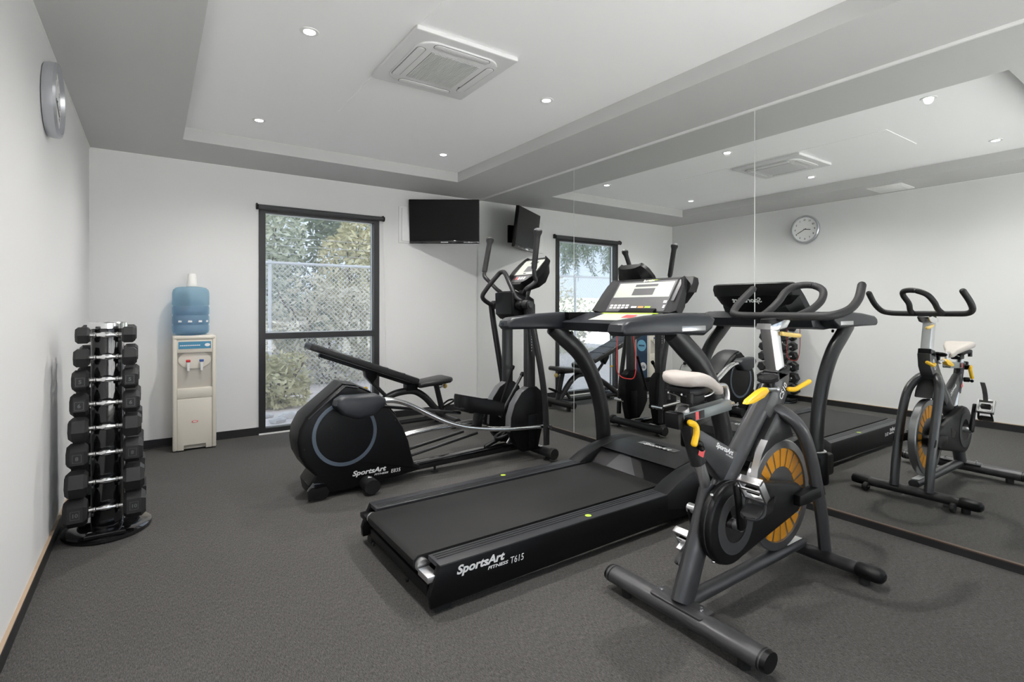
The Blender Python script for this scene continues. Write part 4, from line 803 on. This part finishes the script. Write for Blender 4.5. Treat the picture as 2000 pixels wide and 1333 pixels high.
# ================================================================== WEIGHT BENCH
NC = -0.60
wb = thing('weight_bench', (2.4, NC, 0), 'black adjustable incline weight bench in front of the window', 'bench')
def slab(p0, p1, th, hw0, hw1, name, m, parent, bev=0.014):
    p0, p1 = Vector(p0), Vector(p1); d = (p1 - p0).normalized(); nrm = Vector((-d.z, 0, d.x)); L = (p1 - p0).length
    M = Matrix(((d.x, 0, nrm.x, p0.x), (0, 1, 0, NC), (d.z, 0, nrm.z, p0.z), (0, 0, 0, 1)))
    poly = [(0.0, -hw0 + 0.02), (0.02, -hw0), (L - 0.04, -hw1), (L, -hw1 + 0.04), (L, hw1 - 0.04), (L - 0.04, hw1), (0.02, hw0), (0.0, hw0 - 0.02)]
    return part(name, MB().prism(poly, 'z', -th, 0.0, bev, 3, M), m, parent), M, L
bp_, M, L = slab((2.575, 0, 0.505), (1.560, 0, 0.893), -0.060, 0.125, 0.150, 'back_pad', 'vinyl', wb)
for k in range(1, 6): part('pad_seam', MB().box(L * k / 6 - 0.004, L * k / 6 + 0.004, -0.135, 0.135, -0.003, 0.0045, 0.001, 1, M), 'charcoal', bp_)
part('back_frame', MB().box(0.02, L - 0.12, -0.030, 0.030, 0.062, 0.095, 0.006, 2, M), 'charcoal', wb)
slab((2.560, 0, 0.462), (2.930, 0, 0.500), 0.052, 0.120, 0.150, 'seat_pad', 'vinyl', wb, 0.02)
part('seat_bracket', MB().box(2.60, 2.86, NC - 0.03, NC + 0.03, 0.408, 0.432, 0.004), 'charcoal', wb)
part('frame_arch', MB().tube(cr([(1.86, NC, 0.080), (2.10, NC, 0.235), (2.300, NC, 0.345), (2.430, NC, 0.378), (2.560, NC, 0.372), (2.673, NC, 0.305), (2.776, NC, 0.192), (2.870, NC, 0.085)], 6), 0.034, 14, flat=1.0, up=(0, 1, 0)), 'grey_paint', wb)
part('seat_post', MB().tube([(2.800, NC, 0.420), (2.885, NC, 0.090)], 0.028, 12), 'grey_paint', wb)
part('hinge', MB().box(2.46, 2.58, NC - 0.045, NC + 0.045, 0.385, 0.450, 0.008), 'black_plastic', wb)
part('support_strut', MB().tube([(2.085, NC, 0.600), (2.125, NC, 0.50), (2.290, NC, 0.330)], 0.018, 10), 'grey_paint', wb)
part('strut_bracket', MB().prism([(2.050, 0.620), (2.170, 0.590), (2.165, 0.540), (2.120, 0.480), (2.060, 0.555)], 'y', NC - 0.040, NC + 0.040, 0.006), 'black_plastic', wb)
kn = part('pop_pin', MB().cyl((2.845, NC, 0.385), (1, 0, 0.25), 0.010, 0.045, 10), 'satin_steel', wb)
part('knob', MB().ball((2.902, NC, 0.395), 0.024, 0.026, 0.026, 14), 'pale_yellow', kn)
part('pin_lever', MB().ball((2.045, NC - 0.07, 0.455), 0.02, 0.016, 0.014, 12), 'yellow', wb)
part('front_foot_bar', MB().tube([(2.885, NC - 0.30, 0.072), (2.885, NC + 0.24, 0.072)], 0.040, 18, flat=1.0, up=(0, 0, 1)), 'grey_paint', wb)
part('rear_foot_bar', MB().tube([(1.86, NC - 0.22, 0.065), (1.86, NC + 0.22, 0.065)], 0.034, 16, up=(0, 0, 1)), 'grey_paint', wb)
part('centre_rail', MB().tube([(1.86, NC, 0.075), (2.885, NC, 0.085)], 0.024, 10), 'charcoal', wb)
for x in (1.86, 2.885):
    for s in (-1, 1): part('foot', MB().cyl((x, NC - (0.03 if x > 2 else 0) + s * 0.18, 0.0), (0, 0, 1), 0.026, 0.036, 12), 'black_rubber', wb)
part('carry_handle', MB().tube(cr([(2.86, NC - 0.02, 0.18), (2.96, NC - 0.05, 0.23), (3.00, NC + 0.0, 0.245), (2.96, NC + 0.05, 0.23), (2.86, NC + 0.02, 0.18)], 5), 0.010, 8), 'black_plastic', wb)
part('brace', MB().tube([(2.68, NC, 0.09), (2.765, NC, 0.205)], 0.020, 10), 'grey_paint', wb)
# ================================================================== DUMBBELL TOWER
RX, RY = 0.222, -1.835
rk = thing('dumbbell_rack', (RX, RY, 0), 'glossy black dumbbell tower rack with a chrome top ring by the left wall', 'rack')
ROWZ = [1.058, 0.943, 0.826, 0.704, 0.580, 0.446, 0.302, 0.160]
base = MB()
base.lathe([(0.0, 0.0), (0.205, 0.0), (0.212, 0.008), (0.210, 0.022), (0.190, 0.034), (0.12, 0.046), (0.0, 0.048)], (RX, RY, 0), (0, 0, 1), 48, 0.93, 1.06)
part('base', base, 'black_gloss', rk)
part('base_lip', MB().prism([(RX - 0.085, -2.045), (RX + 0.085, -2.045), (RX + 0.075, -1.985), (RX - 0.075, -1.985)], 'z', 0.030, 0.052, 0.006), 'black_gloss', rk)
part('column', MB().loft([[Vector((RX + sx, RY + sy * (1.0 - 0.12 * z), z)) for sx, sy in rrect(-0.070, 0.070, -0.105, 0.105, 0.055, 5)] for z in (0.045, 0.4, 0.8, 1.085)]), 'black_gloss', rk)
ring = part('top_ring', MB().lathe([(0.060, 1.085), (0.096, 1.085), (0.102, 1.090), (0.102, 1.118), (0.096, 1.123), (0.066, 1.123), (0.060, 1.110)], (RX, RY, 0), (0, 0, 1), 40, 0.86, 1.0), 'chrome', rk)
part('top_well', MB().lathe([(0.0, 1.088), (0.061, 1.088), (0.061, 1.094), (0.0, 1.094)], (RX, RY, 0), (0, 0, 1), 30, 0.86, 1.0), 'black_gloss', ring)
ordn = ['topmost', 'second', 'third', 'fourth', 'fifth', 'sixth', 'seventh', 'bottom']
KG = ['3', '4', '5', '6', '7', '8', '9', '10']
mc = {}
for side, sgn in (('front', -1), ('back', 1)):
    for i, z in enumerate(ROWZ):
        R = 0.046 + 0.0036 * i; wd_ = 0.058 + 0.0056 * i; hx = 0.066 + 0.001 * i
        y = RY + sgn * (0.128 + 0.002 * i)
        # saddle arms on the rack that hold the handle
        for s in (-1, 1):
            part('saddle_arm', MB().box(RX + s * 0.055 - 0.005, RX + s * 0.055 + 0.005, min(RY + sgn * 0.08, y + sgn * 0.012), max(RY + sgn * 0.08, y + sgn * 0.012), z - 0.032, z - 0.0168, 0.002), 'grey_paint', rk)
        pos = ('%s tier' % ordn[i]) if 0 < i < 7 else ('%s tier' % ordn[i])
        lab = 'black hex dumbbell with chrome handle, %s on the %s of the rack' % (pos, 'camera side' if side == 'front' else 'far side')
        db = thing('dumbbell', (RX, y, z), lab, 'dumbbell', 'hex dumbbells on the tower rack')
        roll = [0, 2, 31, 29, 8, 33, 6, 27][i] + (0 if side == 'front' else 17)
        for s in (-1, 1):
            def ringpts(x, r): return [Vector((RX + s * x, y + r * math.cos(math.radians(60 * k + roll)), z + r * math.sin(math.radians(60 * k + roll)))) for k in range(6)]
            h = part('head', MB().loft([ringpts(hx, R * 0.80), ringpts(hx + wd_ * 0.16, R * 1.04), ringpts(hx + wd_ * 0.80, R * 1.04), ringpts(hx + wd_, R * 0.76)]), 'hex_rubber', db, angle=20)
            if side == 'front' and roll > 20:
                # weight moulded on the flat facing the room
                ap = R * 0.902; a = math.radians(roll - 30 + 180) ; nv = Vector((0, math.cos(a), math.sin(a)))
                if abs(nv.y + 1) > 0.2: nv = Vector((0, -1, 0))
                o = Vector((RX + s * (hx + wd_ * 0.48), y, z)) + nv * (ap + 0.0008)
                up = Vector((0, -nv.z, nv.y)) if nv.y > 0 else Vector((0, nv.z, -nv.y))
                fr2 = MB()
                for (u0, u1, v0, v1) in ((-0.017, 0.017, 0.019, 0.0205), (-0.017, 0.017, -0.0205, -0.019), (-0.018, -0.0165, -0.0205, 0.0205), (0.0165, 0.018, -0.0205, 0.0205)):
                    fr2.add([o + Vector((u, 0, 0)) + up * v for u, v in ((u0, v0), (u1, v0), (u1, v1), (u0, v1))], [(0, 1, 2, 3)])
                part('moulded_mark', fr2.text(KG[i], 0.026, o - up * 0.009, (1, 0, 0), up, bold=0.0008, align='CENTER'), 'mid_grey', h)
        part('handle', MB().lathe([(0.0115, -0.070), (0.0115, -0.052), (0.0145, -0.050), (0.0145, -0.044), (0.0110, -0.040), (0.0110, -0.026), (0.0155, -0.018), (0.0165, 0.0), (0.0155, 0.018), (0.0110, 0.026), (0.0110, 0.040), (0.0145, 0.044), (0.0145, 0.050), (0.0115, 0.052), (0.0115, 0.070)], (RX, y, z), (1, 0, 0), 14), 'chrome', db)
# ================================================================== WATER COOLER
cx0, cx1, cyf, cyb = 0.558, 0.873, -0.282, -0.016
wc = thing('water_cooler', ((cx0 + cx1) / 2, (cyf + cyb) / 2, 0), 'cream freestanding water cooler against the back wall, left of the window', 'water cooler')
body = MB().box(cx0 + 0.006, cx1 - 0.006, cyf + 0.03, cyb, 0.012, 0.950, 0.006)
part('cabinet', body, 'cream', wc)
# front shell: side columns, header, lower door with a notch in the kick
ff = MB()
for a, b in ((cx0, cx0 + 0.032), (cx1 - 0.032, cx1)): ff.box(a, b, cyf, cyf + 0.05, 0.0, 0.955, 0.010, 3)
part('side_column', ff if False else MB().box(cx0, cx0 + 0.032, cyf, cyf + 0.05, 0.008, 0.955, 0.010, 3), 'cream', wc)
part('side_column', MB().box(cx1 - 0.032, cx1, cyf, cyf + 0.05, 0.008, 0.955, 0.010, 3), 'cream', wc)
part('top_cover', MB().box(cx0 + 0.002, cx1 - 0.002, cyf - 0.002, cyb, 0.930, 0.968, 0.014, 3), 'cream', wc)
part('header', MB().box(cx0 + 0.030, cx1 - 0.030, cyf + 0.004, cyf + 0.05, 0.822, 0.935, 0.004), 'cream', wc)
dr = part('lower_door', MB().prism([(cx0 + 0.032, 0.010), (cx0 + 0.078, 0.010), (cx0 + 0.080, 0.048), (cx1 - 0.080, 0.048), (cx1 - 0.078, 0.010), (cx1 - 0.032, 0.010), (cx1 - 0.032, 0.440), (cx0 + 0.032, 0.440)], 'y', cyf + 0.004, cyf + 0.045, 0.004), 'cream', wc)
xm = (cx0 + cx1) / 2
part('brand_badge', MB().lathe([(0.0, 0.0), (0.024, 0.0), (0.024, 0.0012), (0.0, 0.0012)], (xm, cyf + 0.0040, 0.242), (0, -1, 0), 24, 1.0, 0.42), 'print_red', dr)
part('badge_centre', MB().lathe([(0.0, 0.0), (0.016, 0.0), (0.016, 0.0006), (0.0, 0.0006)], (xm, cyf + 0.0028, 0.242), (0, -1, 0), 24, 1.0, 0.36), 'paper_white', dr)
part('tap_bay_sill', MB().box(cx0 + 0.030, cx1 - 0.030, cyf + 0.002, cyf + 0.05, 0.440, 0.525, 0.006), 'cream', wc)
part('tap_bay', MB().box(cx0 + 0.032, cx1 - 0.032, cyf + 0.026, cyf + 0.032, 0.520, 0.825), 'cream_dark', wc)
tpn = MB().lathe([(0.0, 0.0), (0.118, 0.0), (0.118, 0.006), (0.0, 0.006)], (xm, cyf + 0.026, 0.760), (0, -1, 0), 36, 1.0, 0.62)
part('tap_panel', tpn, 'cream', wc)
for s, m in ((-1, 'tap_red'), (1, 'tap_blue')):
    x = xm + s * 0.048
    tp = part('tap', MB().cyl((x, cyf + 0.026, 0.730), (0, -1, 0), 0.013, 0.026, 12).tube([(x, cyf - 0.002, 0.752), (x, cyf - 0.002, 0.672)], [0.013, 0.009], 12), 'white_trim', wc)
    part('tap_lever', MB().box(x - 0.016, x + 0.016, cyf - 0.018, cyf + 0.006, 0.745, 0.765, 0.004), m, tp)
lb = part('header_label', MB().box(cx0 + 0.040, cx1 - 0.040, cyf + 0.0025, cyf + 0.006, 0.856, 0.916), 'sign_blue', wc)
for k in range(11): part('print_dash', MB().box(cx0 + 0.050 + 0.0135 * k, cx0 + 0.0605 + 0.0135 * k, cyf + 0.0015, cyf + 0.003, 0.880, 0.888), 'print_white', lb)
part('print_oval', MB().lathe([(0.0, 0.0), (0.017, 0.0), (0.017, 0.001), (0.0, 0.001)], (cx1 - 0.066, cyf + 0.0025, 0.886), (0, -1, 0), 20, 1.2, 0.8), 'print_white', lb)
# blue graphic down the right flank (seen in the mirror)
sg = part('side_graphic', MB().box(cx1 - 0.006, cx1 - 0.0035, -0.235, -0.030, 0.10, 0.90), 'deep_blue', wc)
part('graphic_disc', MB().lathe([(0.0, 0.0), (0.085, 0.0), (0.085, 0.001), (0.0, 0.001)], (cx1 - 0.0035, -0.130, 0.640), (1, 0, 0), 36), 'light_blue', sg)
part('graphic_disc', MB().lathe([(0.0, 0.0), (0.062, 0.0), (0.062, 0.001), (0.0, 0.001)], (cx1 - 0.0035, -0.160, 0.330), (1, 0, 0), 32), 'print_white', sg)
part('graphic_letters', MB().text('ab', 0.075, (cx1 - 0.0022, -0.200, 0.305), (0, 1, 0), (0, 0, 1), bold=0.0015), 'deep_blue', sg)
part('graphic_stripe', MB().box(cx1 - 0.0035, cx1 - 0.0018, -0.185, -0.075, 0.628, 0.650), 'deep_blue', sg)
# bottle on top
bx, by = 0.694, -0.155
wbt = thing('water_bottle', (bx, by, 0.968), 'large translucent blue ribbed water bottle upside down on the cooler', 'bottle')
pf = [(0.06, 0.968), (0.110, 0.972), (0.130, 0.985), (0.137, 1.005), (0.137, 1.045), (0.132, 1.052), (0.132, 1.060), (0.137, 1.068), (0.137, 1.125), (0.131, 1.133), (0.131, 1.141), (0.137, 1.150), (0.137, 1.205), (0.132, 1.213), (0.132, 1.221), (0.137, 1.230), (0.137, 1.325), (0.131, 1.352), (0.112, 1.372), (0.07, 1.380), (0.0, 1.381)]
part('shell', MB().lathe(pf, (bx, by, 0), (0, 0, 1), 40), 'bottle_blue', wbt, angle=50)
part('water', MB().lathe([(0.05, 0.972), (0.105, 0.976), (0.127, 0.990), (0.128, 1.215), (0.0, 1.215)], (bx, by, 0), (0, 0, 1), 32), 'bottle_water', wbt)
for k, a in enumerate((-52, -20, 12, 42)):
    aa = math.radians(a - 90 + 14); c = Vector((bx + 0.1375 * math.cos(aa), by + 0.1375 * math.sin(aa), 1.085)); t = Vector((-math.sin(aa), math.cos(aa), 0))
    part('print_mark', MB().add([c - t * 0.016 - Vector((0, 0, 0.007)), c + t * 0.016 - Vector((0, 0, 0.007)), c + t * 0.016 + Vector((0, 0, 0.008)), c - t * 0.012 + Vector((0, 0, 0.010))], [(0, 1, 2, 3)]), 'print_white', wbt)
cup = thing('cup_stack', (bx + 0.008, by, 1.381), 'stack of white drinking cups upside down on the blue bottle', 'cups')
part('cup', MB().lathe([(0.0405, 1.3815), (0.0425, 1.384), (0.041, 1.392), (0.036, 1.43), (0.031, 1.487), (0.026, 1.494), (0.0, 1.495)], (bx + 0.008, by, 0), (0, 0, 1), 28), 'paper_white', cup)
for k in range(3): part('cup_rim', MB().lathe([(0.040, 1.386 + 0.008 * k), (0.0428 - 0.001 * k, 1.388 + 0.008 * k), (0.040, 1.390 + 0.008 * k)], (bx + 0.008, by, 0), (0, 0, 1), 28), 'paper_white', cup)
# ================================================================== TELEVISION
tv = thing('television', (3.072, -0.262, 1.92), 'flat black wall-mounted television angled in the corner above the mirror edge', 'television')
TM = Matrix.Translation((3.068, -0.262, 2.153)) @ Matrix.Rotation(-0.585, 4, 'Z') @ Matrix.Rotation(0.12, 4, 'X')
part('bezel', MB().box(-0.385, 0.385, -0.002, 0.040, -0.243, 0.240, 0.006, 2, TM), 'black_plastic', tv)
part('screen', MB().box(-0.376, 0.376, -0.004, 0.0, -0.205, 0.232, 0, 2, TM), 'screen_black', tv)
part('lower_bezel', MB().box(-0.385, 0.385, -0.007, 0.0, -0.243, -0.208, 0.003, 2, TM), 'black_gloss', tv)
part('rear_case', MB().box(-0.27, 0.27, 0.040, 0.075, -0.18, 0.16, 0.015, 2, TM), 'black_plastic', tv)
part('power_light', MB().ball(TM @ Vector((0.27, -0.007, -0.226)), 0.006, n=8), 'print_white', tv)
part('brand_plate', MB().box(-0.04, 0.04, -0.0085, -0.006, -0.232, -0.222, 0, 2, TM), 'satin_steel', tv)
ar = part('wall_arm', MB().tube([TM @ Vector((0, 0.075, -0.02)), Vector((3.12, -0.03, 2.13))], 0.022, 10), 'black_plastic', tv)
part('wall_plate', MB().box(3.04, 3.20, -0.025, -0.001, 2.02, 2.24, 0.004), 'black_plastic', ar)
wp = thing('wall_panel', (2.72, 0, 1.92), 'shallow white panel on the back wall, half hidden behind the television', 'panel')
part('plate', MB().box(2.640, 2.90, -0.012, 0.0, 1.918, 2.318, 0.004), 'white_trim', wp)
part('cover', MB().box(2.672, 2.88, -0.026, -0.012, 1.935, 2.300, 0.006), 'white_trim', wp)
